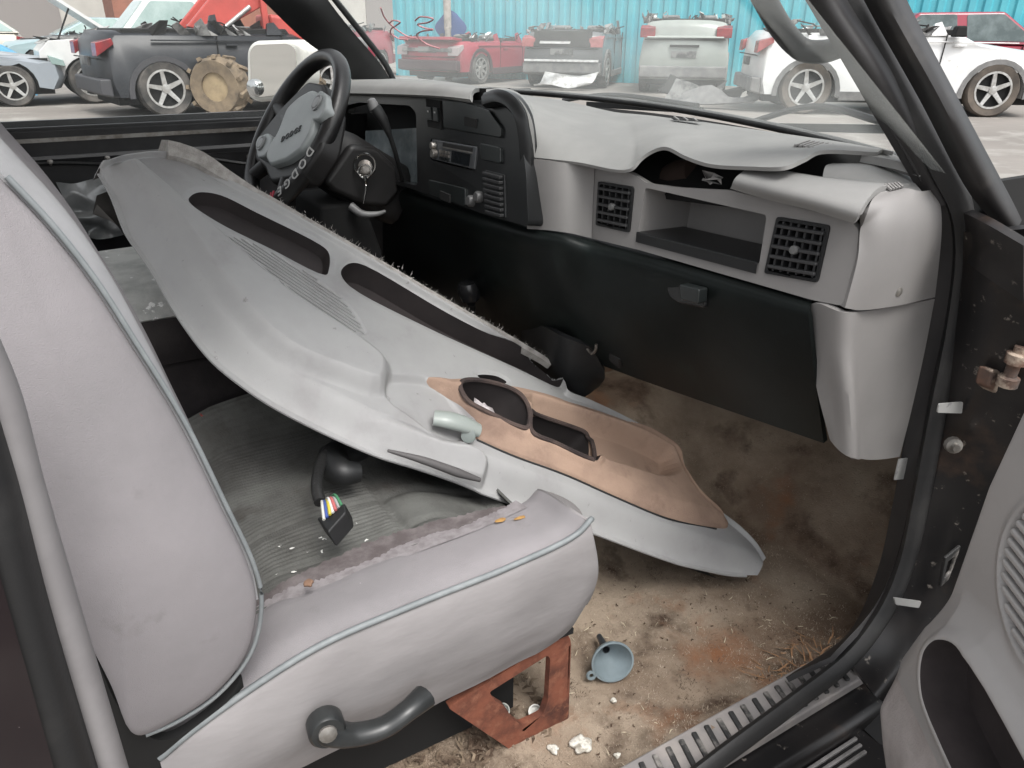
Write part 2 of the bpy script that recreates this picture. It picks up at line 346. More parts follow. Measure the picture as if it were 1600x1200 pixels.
# --- hinge pillar (door jamb) with tape stripes, bolt, hinges
jo = surf('hinge_pillar', [[(0.8,0.8616,0.7714),(0.8,0.8936,0.6819),(0.805,0.9145,0.5273),(0.815,0.9207,0.3686),(0.825,0.9151,0.233),(0.83,0.8862,0.1591),(0.835,0.7965,0.1004)],
     [(0.835,0.842,0.7813),(0.84,0.8744,0.6967),(0.845,0.9084,0.5459),(0.85,0.9348,0.3841),(0.86,0.9366,0.249),(0.87,0.9068,0.1422),(0.875,0.8181,0.0578)],
     [(0.9,0.8369,0.8031),(0.905,0.8785,0.7151),(0.91,0.9221,0.5705),(0.915,0.9497,0.4166),(0.925,0.9478,0.2903),(0.93,0.9323,0.167),(0.945,0.7941,0.1001)]], m_jamb, cab, nu=8, nv=6, solid=.01)
plate('tape_strip', [(0.835,0.8403,0.5478),(0.835,0.8996,0.5359),(0.835,0.9053,0.5166),(0.835,0.8418,0.534)], .002, m_white, jo, rnd=.003)
plate('tape_strip', [(0.855,0.8253,0.2386),(0.855,0.9093,0.1941),(0.855,0.9075,0.182),(0.855,0.8364,0.2202)], .002, m_white, jo, rnd=.003)
lathe('jamb_bolt', [(0, .016), (.005, .016), (.006, .009), (.011, .008), (.012, 0)], m_steel, jo, c=(0.842,0.8892,0.4755), axis=(.75, -.6, .1), k=12)
m_hinge = mat('rusty_hinge', (.15, .085, .06), (.07, .06, .055), 30, rough=.75, bump=.4, c3=(.42, .34, .27), s3=22, lo3=.5, hi3=.6)
hg = plate('hinge', [(0.87,0.8776,0.6029),(0.87,0.949,0.5813),(0.87,0.9713,0.5214),(0.87,0.8803,0.5766)], .02, m_hinge, cab, bevel=.004)
lathe('hinge_pin', [(.013, 0), (.013, .012), (.008, .014), (.008, .03), (.013, .032), (.013, .045), (.007, .047), (.007, .055)], m_hinge, hg, c=(0.885,0.8894,0.5844), axis=(.05, 0, 1), k=12)
hg2 = plate('hinge', [(0.872,0.904,0.2921),(0.872,0.9401,0.3017),(0.872,0.9393,0.2925),(0.872,0.9452,0.2416),(0.872,0.9167,0.2313)], .005, m_scuffd, cab, bevel=.002, holes=[[(0.872,0.9153,0.2805),(0.872,0.9345,0.2848),(0.872,0.9332,0.2539),(0.872,0.9198,0.2473)]])
surf('cowl_side', [[(0.8,0.8501,0.7967),(0.85,0.8067,0.7999),(0.9,0.8004,0.7859)], [(0.8,0.8714,0.762),(0.85,0.8335,0.7585),(0.9,0.8269,0.7375)], [(0.8,0.8797,0.7317),(0.85,0.8408,0.7296),(0.9,0.8409,0.7119)]], m_jamb, cab, solid=.01)
m_skin = mat('black_pillar_skin', (.016, .015, .015), (.05, .045, .04), 14, lo=.55, hi=.85, rough=.45)
# --- passenger A-pillar: inner trim, outer skin, grab handle
surf('a_pillar_trim', [[(0.655,0.6432,1.0567),(0.665,0.6657,1.0284),(0.7,0.7118,0.959),(0.735,0.8029,0.8488),(0.755,0.842,0.7954)],
     [(0.675,0.6507,1.056),(0.685,0.6691,1.0281),(0.725,0.7098,0.9601),(0.752,0.8088,0.8507),(0.768,0.8465,0.8006)],
     [(0.67,0.6828,1.0574),(0.68,0.699,1.0288),(0.72,0.7457,0.9558),(0.755,0.8385,0.8466),(0.77,0.8679,0.8004)]], m_trim, cab, nu=8, nv=6, solid=.012)
surf('a_pillar_skin', [[(0.7,0.6875,1.0561),(0.71,0.7058,1.0283),(0.76,0.7656,0.9301),(0.8,0.8501,0.8201),(0.825,0.8895,0.7799)],
     [(0.725,0.6874,1.0549),(0.735,0.701,1.0276),(0.785,0.7572,0.9321),(0.825,0.838,0.8255),(0.845,0.8764,0.7809)],
     [(0.72,0.7221,1.0564),(0.73,0.7379,1.0285),(0.78,0.7925,0.9305),(0.825,0.8706,0.8225),(0.845,0.8841,0.7901)]], m_skin, cab, nu=8, nv=6, solid=.008)
surf('a_pillar_channel', [[(0.665,0.7051,1.0584),(0.67,0.7295,1.0296),(0.72,0.7962,0.9263),(0.765,0.8781,0.8115),(0.79,0.9194,0.7539)], [(0.685,0.7233,1.0581),(0.69,0.7462,1.0295),(0.74,0.8161,0.927),(0.785,0.8999,0.8129),(0.81,0.955,0.7454)]], m_black, cab, solid=.006)
tube('grab_handle', [(0.6,0.624,1.0684),(0.605,0.658,1.0296),(0.61,0.693,0.9954),(0.62,0.7206,0.9754),(0.645,0.7313,0.9745),(0.69,0.7217,0.988)], .0135, m_black, cab, n=8, k=12)
# --- driver-side A-pillar
surf('a_pillar_trim', [[(-0.7,0.3542,1.0922),(-0.7,0.3958,1.0535),(-0.73,0.4915,0.9706),(-0.75,0.5834,0.9095),(-0.77,0.6382,0.8523)], [(-0.67,0.4201,1.0931),(-0.67,0.4757,1.0545),(-0.7,0.5574,0.9884),(-0.73,0.655,0.9092),(-0.75,0.7037,0.8517)],
     [(-0.67,0.5111,1.0959),(-0.67,0.5414,1.0558),(-0.7,0.6074,0.9886),(-0.73,0.6889,0.9087),(-0.75,0.7265,0.8592)]], m_black, cab, nu=6, nv=6, solid=.012)
sweep('windshield_gasket', [(-0.675,0.5283,1.0966),(-0.675,0.5623,1.0563),(-0.71,0.6314,0.9886),(-0.74,0.7073,0.9081),(-0.755,0.7362,0.8619)], circ(.008, 8), m_black, cab)
# --- windshield, its wipers and cowl
def wsp(u, v):   # u across -1..1, v 0 base .. 1 header
    c = 1 - u * u
    return (u * (.79 - .10 * v), .80 + .16 * c - v * (.42 - .02 * c), .845 + .012 * c + v * .34)
wg = surf('windshield', [[wsp(u, v) for u in np.linspace(-1, 1, 9)] for v in (0, .33, .66, 1)], m_glass_ws, cab, nu=5, nv=5)
sweep('windshield_gasket', [tuple(np.array(wsp(u, -.01)) + (0, -.004, .004)) for u in np.linspace(-.9, .9, 13)], circ(.007, 8), m_rubber, cab)
surf('cowl_panel', [[(-.72, .86, .79), (-.4, .95, .80), (0, .99, .80), (.4, .95, .80), (.7, .87, .79)], [(-.72, 1.06, .745), (-.4, 1.15, .755), (0, 1.19, .755), (.4, 1.15, .755), (.7, 1.06, .745)]],
     mat('grey_cowl', (.20, .21, .2), (.34, .34, .32), 9, rough=.6), cab, solid=.01)
for a_, b_, c_ in (((0.2975,0.99,0.8448), (0.439,0.98,0.8849), (0.611,0.93,0.8781)), ((-0.3628,1.03,0.8326), (-0.1785,1.03,0.8588), (0.151,1,0.8623))):
    w = tube('wiper_arm', [a_, b_, c_], .0055, m_trim, cab, n=6, k=6)
    bar('wiper_blade', tuple(np.array(a_) * .75 + np.array(c_) * .25 + (0, -.01, -.006)), tuple(np.array(c_) * 1.05 - np.array(a_) * .05 + (0, -.01, -.008)), .006, .012, m_black, w)
# red marker strokes on the glass
def wpt(px): return px
for s_ in ([(-0.021,0.424,1.0292),(-0.0778,0.455,1.0124),(-0.1051,0.4849,0.996),(-0.1024,0.5059,0.9843),(-0.0702,0.5107,0.9814)], [(-0.0957,0.4679,1.0053),(-0.0515,0.4586,1.0102),(-0.0315,0.4621,1.0082),(-0.0763,0.4733,1.0022),(-0.1307,0.4853,0.9959),(-0.1691,0.5018,0.9869),(-0.1673,0.5138,0.9803),(-0.1276,0.5165,0.9786)],
           [(0.0423,0.4585,1.0098),(0.0902,0.4486,1.015),(0.1225,0.4536,1.0121),(0.0817,0.4634,1.0068),(0.0249,0.4706,1.0032),(0.0367,0.4791,0.9984),(0.0602,0.4822,0.9965),(-0.0003,0.4886,0.9933),(-0.0561,0.5046,0.9848),(-0.0683,0.5261,0.9729),(-0.039,0.5403,0.9649)]):
    tube('marker_stroke', [tuple(np.array(q) + (0, -.004, -.002)) for q in s_], .0013, m_red_marker, wg, n=5, k=5)
# --- B-pillar with its seal, near left
sweep('b_pillar_seal', [(0.8,-0.171,0.8333),(0.8,-0.168,0.7927),(0.8,-0.17,0.7258),(0.8,-0.171,0.6386),(0.8,-0.1724,0.4595),(0.8,-0.1733,0.3555)], [(.011 * math.cos(a), .016 * math.sin(a)) for a in [2 * math.pi * i / 12 for i in range(12)]], mat('grey_seal', (.20, .19, .192), (.25, .24, .24), 8, rough=.7), cab, n=6, up=(1, 0, .2))
surf('b_pillar', [[(0.8,-0.1719,0.8171),(0.8,-0.175,0.7274),(0.8,-0.1793,0.6279),(0.8,-0.184,0.4368)], [(0.83,-0.1801,0.7982),(0.83,-0.1788,0.7456),(0.83,-0.184,0.6587),(0.83,-0.1909,0.4772)], [(0.835,-0.1953,0.7797),(0.835,-0.1955,0.7173),(0.835,-0.1981,0.6368),(0.835,-0.2054,0.4791)]], m_rubber, cab, nv=5, solid=.01)
surf('cab_side', [[(0.84,-0.192,0.7854),(0.84,-0.1929,0.7242),(0.84,-0.1965,0.6402),(0.84,-0.2037,0.484)], [(0.86,-0.2213,0.7999),(0.86,-0.2244,0.74),(0.86,-0.2279,0.6723),(0.86,-0.2432,0.5364)]],
     mat('dark_plum_paint', (.010, .006, .0075), (.018, .012, .013), 6, rough=.3, c3=(.5, .48, .45), s3=90, lo3=.72, hi3=.74, coat=.5), cab, solid=.01)

# ================================================================== driver's door (stripped of its trim)
dd = thing('driver_door', 'stripped black driver door with bare inner sheet metal and white side mirror', 'door', (-.82, .1, .1))
m_door = mat('door_shell_black', (.010, .010, .011), (.03, .03, .032), 6, rough=.4)
plate('inner_panel', [(-.80, -.75, .05), (-.80, .78, .05), (-.80, .78, .72), (-.80, .55, .70), (-.80, -.75, .70)], .012, m_door, dd, toward=(1, 0, .5),
      holes=[[(-.80, -.45, .62), (-.80, -.45, .42), (-.80, .0, .40), (-.80, .12, .48), (-.80, .10, .63)], [(-.80, .22, .60), (-.80, .22, .42), (-.80, .5, .42), (-.80, .52, .58)]], sm=False)
box('outer_skin', (-.90, .02, .42), (.015, 1.5, .74), m_door, dd)
bs = box('belt_rail', (-.805, .02, .748), (.03, 1.5, .066), m_door, dd, bevel=.006)
bar('belt_moulding', (-.797, -.75, .780), (-.797, .62, .778), .012, .012, m_black, dd, bevel=.003)
bar('belt_trim', (-.785, -.75, .757), (-.785, .60, .757), .006, .009, m_steel, dd)
bar('belt_trim', (-.783, -.75, .718), (-.783, .55, .718), .008, .007, mat('grey_edge', (.2, .2, .2), rough=.4), dd)
sweep('wire', [(-.785, -.4, .71), (-.78, -.1, .705), (-.78, .05, .69), (-.785, .2, .695), (-.78, .34, .67), (-.785, .42, .68)], circ(.005, 6), m_black, dd)
for y in (-.12, .0, .1, .2, .33): lathe('trim_clip', [(.007, 0), (.007, .008), (.003, .012)], m_steel, dd, c=(-.786, y, .708 - .02 * (y > .25)), axis=(1, 0, 0), k=8)
mesh('window_glass', [(-.83, -.78, .77), (-.83, .66, .77), (-.755, .33, 1.16), (-.74, -.78, 1.2)], [(0, 1, 2, 3)], m_glass_dr, dd, smooth=False)
# clear plastic film hanging behind the missing trim
random.seed(3)
film = [[(-.775 + random.uniform(-.018, .018), -.12 + .035 * i + random.uniform(-.008, .008), z + random.uniform(-.008, .008)) for i in range(10)] for z in (.665, .63, .60, .57, .545, .525)]
mf = mat('crinkled_film', (.16, .17, .17), (.32, .33, .33), 6, rough=.16, spec=.8); 
surf('plastic_film', film, mf, dd, nu=4, nv=4)
# mirror
mi = plate('mirror_housing', [(-1.0639,0.42,0.9367),(-1.0384,0.4349,0.96),(-0.9117,0.5094,0.965),(-0.88,0.5281,0.9498),(-0.884,0.5257,0.8568),(-0.9112,0.5097,0.8192),(-1.0525,0.4266,0.7982),(-1.083,0.4087,0.814)], .07, mat('white_mirror_shell', (.72, .71, .66), rough=.35), dd, rnd=.03, bevel=.012, seg=3)
plate('mirror_glass', [(-1.0472,0.4263,0.9337),(-1.0272,0.438,0.9505),(-0.9191,0.5017,0.9555),(-0.8967,0.5148,0.9432),(-0.9039,0.5105,0.8593),(-0.9263,0.4974,0.8302),(-1.0371,0.4322,0.8129),(-1.0613,0.418,0.8255)], .004, mat('mirror_glass', (.85, .86, .84), rough=.05, metal=1.0), mi, rnd=.02)
lathe('spot_mirror', [(.022, -.004), (.024, .004), (.022, .012), (.018, .014), (.010, .016), (0, .017)], mat('spot_mirror_glass', (.55, .56, .56), rough=.1, metal=.9), mi, c=(-1.0438,0.4283,0.8383), axis=(.5, -.85, 0), k=20)
tube('mirror_arm', [(-0.9315,0.4978,0.8215), (-.86, .55, .80), (-.82, .58, .79)], .018, m_black, mi)

# ================================================================== passenger seat
ps = thing('passenger_seat', 'worn lilac-grey passenger seat on a rusty bracket, nearest the camera', 'seat', (.4, .1, 0))
# cushion: net from the outer bottom edge over the piping to the inner side
pipe_c = [(0.655,-0.1472,0.295),(0.66,-0.1119,0.3194),(0.66,-0.0555,0.3426),(0.66,0.0322,0.3683),(0.66,0.1498,0.3759),(0.66,0.2824,0.3795),(0.66,0.3806,0.3917),(0.66,0.4015,0.4068)]
bot_c = [(0.64,-0.173,0.1407),(0.64,-0.1138,0.1593),(0.64,-0.0457,0.1689),(0.64,0.0512,0.1742),(0.64,0.1857,0.1783),(0.64,0.3061,0.1859),(0.64,0.3874,0.2005),(0.64,0.4193,0.2403)]
def A(*l): return [np.array(q, float) for q in l]
pc, bc = A(*pipe_c), A(*bot_c)
def sh(p, dx, dz, dy=0): return [q + (dx, dy, dz) for q in p]
mid1 = [b * .45 + p * .55 + (.022, 0, 0) for p, b in zip(pc, bc)]
mid0 = [b * .8 + p * .2 + (.012, 0, 0) for p, b in zip(pc, bc)]
def inner(x, z): return [np.array((x, q[1] - .01 + (.66 - x) * .03, q[2] + z)) for q in pc]
rows_side = [bc, mid0, mid1, sh(pc, .006, -.01), pc]
def front(r, k):   # wrap every row round the cushion's nose
    e = r[-1]; la = np.array((e[0] - .02 * k, bc[-1][1] + .012 * k, bc[-1][2] - .004))
    return list(r) + [e + np.array((-.012, .02, -.03)) * k, (e + la) / 2 + np.array((-.01, .026, .01)) * k, la]
side = rows_side
m_side = mat('cushion_side_velour', (.28, .266, .266), (.195, .185, .184), 4, lo=.40, hi=.70, rough=.95, spec=.15, bump=1.0, bscale=11, stretch=(1, .6, 2.2))
wobble(surf('cushion_side', side, m_side, ps, nu=10, nv=8, solid=.004), .006, (1, 0, 0), 22, 3)
bol = [pc, inner(.63, .003), inner(.59, -.003), inner(.555, -.011), inner(.54, -.018)]
wobble(surf('cushion_bolster', bol, m_fabric, ps, nu=10, nv=6, solid=.004), .004, (0, 0, 1), 20, 5)
tp = [r[-1] for r in bol]; nz = []
for k_, (f1, f2) in enumerate(((.33, .0), (.66, .0))): pass
cols_ = [[pc[-1], mid1[-1], mid0[-1], bc[-1]]]
for i_, t_ in enumerate(tp[1:]):
    q_ = min(1, (i_ + 1) / 2); cols_.append([t_, t_ + np.array((0, .030 * q_ + .008, -.03)), np.array((t_[0], mid0[-1][1] + .035 * q_, mid0[-1][2])), np.array((t_[0], bc[-1][1] + .012 * q_, bc[-1][2] - .002))])
surf('cushion_nose', cols_, m_side, ps, nu=6, nv=6, solid=.004)
sweep('piping', [tuple(q) for q in sh(pc, .002, .003)] + [tuple(pc[-1] + (-.006, .008, -.004))], circ(.0040, 8), m_piping, ps, n=7)
# worn corrugated centre: real ribs along the length of the seat
m_worn = mat('worn_corrugated_cloth', (.135, .136, .128), (.072, .07, .066), 7, lo=.40, hi=.66, rough=1, spec=.1, bump=.8, bscale=330, c3=(.055, .045, .04), s3=6, lo3=.58, hi3=.74)
yb = [q[1] for q in pc]; zb_ = [q[2] for q in pc]
U_, W_ = np.meshgrid(np.linspace(.545, .03, 260), np.linspace(-.16, .405, 150), indexing='ij')
Zc = np.interp(W_, yb, zb_) - .012 - .035 * sstep(.56, .42, U_) * sstep(.02, .12, U_) + .03 * sstep(.1, .03, U_) - .07 * sstep(.25, .40, W_) * sstep(.60, .535, U_)
dy_ = W_ - .12
Zc += np.where(W_ < .22, .0022 * np.abs(np.sin(U_ * 2 * math.pi / .017)), .0018 * np.abs(np.sin((W_ + U_ * .5) * 2 * math.pi / .014)))
Zc += -.006 * np.exp(-((U_ - .36) / .012) ** 2) - .006 * np.exp(-((U_ - .46) / .01) ** 2) + .008 * np.sin(U_ * 20 + W_ * 9) * np.sin(W_ * 14) - .006 * np.exp(-((W_ - .22) / .008) ** 2)
grid('cushion_centre', U_, W_, Zc, m_worn, ps)
nose = [[np.array((x, .40, np.interp(.40, yb, zb_) - .09)), np.array((x, .42, .28)), np.array((x, .41, .22))] for x in (.50, .3, .03)]
surf('cushion_nose', nose, m_worn, ps, nv=6, nu=4, solid=.004)
surf('cushion_base', [[(.64, -.2, .22), (.64, .40, .2)], [(.04, -.2, .22), (.04, .40, .2)]], m_nearblack, ps, solid=.01)
# torn strip between bolster and centre, with foam showing
m_torn = mat('torn_edge', (.09, .075, .075), (.16, .14, .14), 30, rough=1, bump=.8, bscale=200)
tr_ = random.Random(4)
tz = [(.546 + tr_.uniform(-.004, .004), y, np.interp(y, yb, zb_) - .011 + tr_.uniform(-.0012, .0012)) for y in np.linspace(-.06, .385, 70)]
# ragged pale cloth edge left where the bolster cover tore away
ev, ef = [], []; ys_ = np.linspace(-.06, .365, 130)
for i_, y_ in enumerate(ys_):
    zz = float(np.interp(y_, yb, zb_)); ev += [(.562, y_, zz - .0075), (.540 - tr_.uniform(.0, .006) - .010 * sstep(-.3, .6, math.sin(y_ * 33 + 1)), y_, 0)]; ev[-1] = (ev[-1][0], y_, zz - .0075 - (.562 - ev[-1][0]) * .2)
    if i_: k_ = 2 * i_; ef.append((k_ - 2, k_ - 1, k_ + 1, k_))
mesh('torn_cover_edge', ev, ef, mat('frayed_lilac_edge', (.27, .25, .255), (.19, .17, .175), 60, rough=1, bump=.6, bscale=300), ps)
dv_, df_ = [], []
for i_, y_ in enumerate(ys_):
    zz = float(np.interp(y_, yb, zb_)); xa, xb = .55, .512 - (tr_.uniform(0, .006) + .012 * math.sin(y_ * 9) ** 2) * (1 - abs(i_ / 64.5 - 1) ** 5); xb += .03 * abs(i_ / 64.5 - 1) ** 5; dv_ += [(xa, y_, zz - .0135), (xb, y_, zz - .0145 - .0012)]
    if i_: k_ = 2 * i_; df_.append((k_ - 2, k_ - 1, k_ + 1, k_))
mesh('torn_seam', dv_, df_, m_torn, ps)
m_foam = mat('orange_foam', (.36, .21, .07), (.24, .13, .05), 60, rough=1, bump=.8)
for c_, s_ in (((0.5673,0.3183,0.381), .011), ((0.5791,0.3423,0.383), .010)):
    rr = random.Random(int(s_ * 1e4)); cc = V(c_)
    mesh('exposed_foam', [cc + Vector((s_ * .45 * rr.uniform(.6, 1.2) * math.cos(t), s_ * rr.uniform(.6, 1.2) * math.sin(t), 0)) for t in [.7 * i for i in range(9)]] + [cc + Vector((0, 0, .003))], [(i, (i + 1) % 9, 9) for i in range(9)], m_foam, ps)
# backrest: puffed outline seen from its outer side
bo = [(0.68,-0.1614,0.9337),(0.68,-0.1439,0.9019),(0.68,-0.1248,0.8667),(0.68,-0.1054,0.8214),(0.68,-0.0887,0.7698),(0.68,-0.0642,0.6888),(0.68,-0.044,0.596),(0.68,-0.0279,0.5151),(0.68,-0.0266,0.4701),(0.68,-0.0451,0.4104),(0.68,-0.0847,0.3714),(0.68,-0.1273,0.3568),(0.68,-0.1562,0.3551),(0.68,-0.1641,0.3653),(0.68,-0.1686,0.4283),(0.68,-0.1751,0.4877),(0.68,-0.1896,0.6011),(0.68,-0.208,0.7381),(0.68,-0.2114,0.8646),(0.68,-0.1847,0.9369)]
bo = [np.array(q) for q in bo]; cen = sum(bo) / len(bo)
ol = crom(bo, 4, True); N_ = len(ol); vs = []; fs = []
RG = [(1, -.30), (1, -.06), (1.0, -.012), (.985, 0)] + [(r_, .034 * (1 - r_ ** 2) ** .7) for r_ in (.96, .92, .86, .78, .68, .56, .44, .32, .2, .1, .03)]
for r_, off in RG:
    vs += [cen + (q - cen) * (r_, r_, r_) + np.array((off, 0, 0)) for q in ol]
for i in range(len(RG) - 1): fs += [(i * N_ + q, i * N_ + (q + 1) % N_, (i + 1) * N_ + (q + 1) % N_, (i + 1) * N_ + q) for q in range(N_)]
fs.append(tuple(range((len(RG) - 1) * N_, len(RG) * N_)))
bk = wobble(mesh('backrest', vs, fs, m_fabric, ps), .0035, (1, 0, 0), 14, 8)
fr = [q for q in bo[1:13]]
sweep('piping', [tuple(q + (-.004, .004, 0)) for q in fr], circ(.0024, 8), m_piping, bk, n=5)
# front face of the backrest, bulging past the piping at the top
surf('backrest_front', [[tuple(q + (-.008, .0, 0)) for q in bo[0:9]], [tuple(q + (-.05, .012 * w, 0)) for q, w in zip(bo[0:9], (1, 1, 1, .9, .7, .2, -.2, -.6, -1))], [tuple(q + (-.40, -.05, -.02)) for q in bo[0:9]]], m_fabfront, bk, nu=5, nv=7, solid=.004)
# dark strap under the backrest and the dark gap
surf('seat_hinge_cover', [[(0.66,-0.1723,0.4693),(0.66,-0.1612,0.37),(0.66,-0.1358,0.3272),(0.66,-0.0747,0.3484),(0.66,-0.0561,0.3757)], [(0.64,-0.1903,0.3759),(0.64,-0.1825,0.2962),(0.64,-0.1526,0.2358),(0.64,-0.0946,0.2812),(0.64,-0.0539,0.3226)]], m_nearblack, ps, solid=.01)
# recliner lever
lv = sweep('recliner_lever', [(0.69,0.009,0.293),(0.7,0.0195,0.2829),(0.705,0.0447,0.2667),(0.71,0.0813,0.2624),(0.71,0.1141,0.2727),(0.7,0.1383,0.2704)], circ(.016, 12, .8, 1.0), mat('grey_lever', (.018, .0195, .02), (.03, .032, .032), 20, rough=.35), ps, n=7, up=(1, 0, 0), scale=[.9, 1.2, .95, .85, .85, 1.0])
lathe('lever_pivot', [(.021, -.012), (.021, .006), (.018, .010), (.009, .012), (0, .012)], mat('grey_lever', (.04, .043, .044)), lv, c=(0.7,0.0185,0.2875), axis=(1, -.1, .15), k=24)
lathe('lever_screw', [(.010, 0), (.010, .003), (.005, .005), (0, .005)], m_steel, lv, c=(0.724,0.0142,0.307), axis=(1, -.15, .2), k=12)
box('under_seat_light_block', (.36, .12, .105), (.42, .44, .19), m_nearblack, ps)  # dark box added under the cushion to block light on the floor
# rusty seat bracket
bkt = plate('seat_bracket', [(0.63,0.1991,0.1476),(0.63,0.3946,0.1913),(0.63,0.4036,0.172),(0.63,0.4021,-0.0021),(0.63,0.3734,-0.0165),(0.63,0.3029,-0.0042),(0.63,0.2892,0.0169)], .012, m_rust, ps, bevel=.004, rnd=.006,
      holes=[[(0.63,0.2637,0.1413),(0.63,0.3629,0.1619),(0.63,0.3678,0.1518),(0.63,0.3659,0.0675),(0.63,0.3574,0.041),(0.63,0.3194,0.0413),(0.63,0.3023,0.0676),(0.63,0.2912,0.0964),(0.63,0.2751,0.1172)]])
bar('bracket_flange', (0.62,0.4015,0.1646), (0.62,0.4047,-0.0211), .02, .010, m_rust, bkt, up=(0, 1, 0), bevel=.004)
bar('bracket_foot', (0.625,0.2944,-0.0015), (0.625,0.3963,-0.0182), .05, .012, m_rust, bkt, bevel=.004)
for s_ in (.08,): box('seat_bracket', (s_, .2, .1), (.02, .4, .2), m_rust, ps, bevel=.004)

# ================================================================== folded centre armrest and driver's seat
ar = thing('centre_armrest', 'dark centre armrest folded down, paint-flecked grey top', 'armrest', (-.15, -.05, .2))
m_arm = mat('flaked_armrest_top', (.52, .525, .50), (.36, .365, .35), 14, lo=.45, hi=.65, rough=.85, c3=(.8, .8, .78), s3=26, lo3=.63, hi3=.65, bump=.4, bscale=200)
m_darkseat = mat('dark_seat_cloth', (.028, .025, .026), (.045, .041, .04), 8, rough=1, spec=.1, bump=.5, bscale=300)
surf('armrest_top', [[(-.30, -.35, .585), (-.30, -.1, .600), (-.30, .10, .602), (-.30, .3, .59)], [(-.16, -.35, .585), (-.16, -.1, .598), (-.16, .1, .598), (-.16, .3, .585)], [(-.03, -.35, .57), (-.02, -.1, .58), (-.02, .1, .58), (-.03, .3, .57)], [(.003, -.35, .545), (.008, -.1, .555), (.008, .1, .555), (.0, .3, .55)]], m_arm, ar, nu=6, nv=6, solid=.01)
surf('armrest_side', [[(.003, -.35, .545), (.008, -.1, .555), (.008, .1, .555), (.0, .3, .55)], [(.012, -.35, .5), (.016, -.1, .51), (.016, .1, .51), (.01, .3, .5)], [(.01, -.35, .47), (.01, -.1, .478), (.01, .1, .478), (.01, .3, .47)]], m_darkseat, ar, nu=5, nv=5, solid=.01)
box('console_box', (-.145, -.02, .33), (.30, .62, .29), m_darkseat, ar, bevel=.012)
ds = thing('driver_seat', 'dark driver seat cushion beyond the centre armrest, mostly hidden', 'seat', (-.5, 0, 0))
box('cushion', (-.55, .12, .30), (.44, .56, .16), m_darkseat, ds, bevel=.05, seg=4)
box('backrest', (-.55, -.26, .62), (.44, .14, .62), m_darkseat, ds, rot=(R(14), 0, 0), bevel=.05, seg=4)
box('seat_base', (-.55, .12, .11), (.36, .44, .22), m_nearblack, ds)
bu = thing('seat_belt_buckle', 'small red seat belt buckle button in the dark beside the centre armrest', 'buckle', (0.03,0.0324,0.3647))
box('buckle_body', (0.025,0.0234,0.357), (.02, .06, .03), m_black, bu, bevel=.004)
plate('release_button', [(0.04,0.0144,0.3842),(0.04,0.0522,0.3641),(0.04,0.0571,0.3524),(0.04,0.0208,0.3711)], .006, mat('red_button', (.35, .05, .04), rough=.5), bu)

# ================================================================== steering column and wheel
wc = Vector((-0.4,0.353,0.7916)); wN = Vector((0.0502,-0.8325,0.5517))
scol = thing('steering_column', 'black steering column with ignition lock, gear stalk and grey shift lever', 'steering column', tuple(wc - wN * .1))
m_col = mat('black_column_shroud', (.009, .0085, .0085), (.016, .015, .015), 6, rough=.5, bump=.1, bscale=500)
sweep('column_shroud', [tuple(wc - wN * .04 + Vector((0, 0, -.01))), tuple(wc - wN * .10 + Vector((.0, 0, -.012))), tuple(wc - wN * .20 + Vector((0, .0, -.015))), tuple(wc - wN * .27 + Vector((0, 0, -.01)))], [(.075 * max(-1, min(1, 1.2 * math.cos(t))), .07 * max(-1, min(1, 1.2 * math.sin(t)))) for t in [2 * math.pi * i / 20 for i in range(20)]], m_col, scol, n=4, scale=[.8, 1, 1.05, 1])
plate('shroud_side', [(-0.32,0.4501,0.7682),(-0.32,0.5108,0.7549),(-0.32,0.5565,0.7101),(-0.32,0.5626,0.6551),(-0.32,0.5257,0.6209),(-0.32,0.4711,0.6323),(-0.32,0.4006,0.6702),(-0.32,0.3814,0.6926)], .10, m_col, scol, bevel=.014, seg=3, toward=(1, -.2, .9))
lathe('ignition_lock', [(.016, 0), (.016, .01), (.012, .012), (0, .012)], m_steel, scol, c=(-0.318,0.4787,0.7164), axis=(.9, -.4, .3), k=16)
tube('shift_lever', [(-0.3,0.5583,0.6733),(-0.26,0.5328,0.7301),(-0.245,0.5126,0.7863),(-0.245,0.4967,0.8255),(-0.25,0.4834,0.847)], .009, m_black, scol, n=6, scale=[.5, .55, .6, 1.3, 1.5])
lathe('lever_cap', [(0, .012), (.008, .009), (.011, .0), (.011, -.015)], mat('grey_lever_cap', (.14, .14, .14), rough=.3), scol, c=(-0.25,0.4798,0.8546), axis=(-.05, -.3, 1), k=14)
tube('tilt_lever', [(-0.33,0.4417,0.6335),(-0.31,0.4602,0.6181),(-0.3,0.4927,0.6166),(-0.3,0.5114,0.6204)], .007, mat('grey_tilt', (.16, .16, .16), rough=.4), scol, n=5, scale=[1.4, 1.2, .8, .5])
plate('knee_bracket', [(-0.34,0.3749,0.6384),(-0.34,0.4639,0.6394),(-0.34,0.4849,0.6155),(-0.34,0.5162,0.5059),(-0.34,0.4973,0.4694),(-0.34,0.4507,0.4841),(-0.34,0.3662,0.556)], .2, m_nearblack, scol, bevel=.01, toward=(1, -.3, .9))
kr = thing('key_ring', 'chrome key ring with a hanging key in the ignition lock', 'keys', (-0.3,0.4722,0.7195))
m_chrome = mat('chrome_ring', (.7, .7, .68), rough=.2, metal=1)
def ring(name, c, nrm_, r, t, m, parent):
    n_ = V(nrm_).normalized(); a = n_.orthogonal().normalized(); b = n_.cross(a)
    return sweep(name, [tuple(V(c) + a * r * math.cos(q) + b * r * math.sin(q)) for q in [2 * math.pi * i / 28 for i in range(28)]], circ(t, 6), m, parent, n=1, closed=True, up=tuple(n_))
ring('ring', (-0.3,0.4712,0.725), (.75, -.55, .3), .024, .0022, m_chrome, kr)
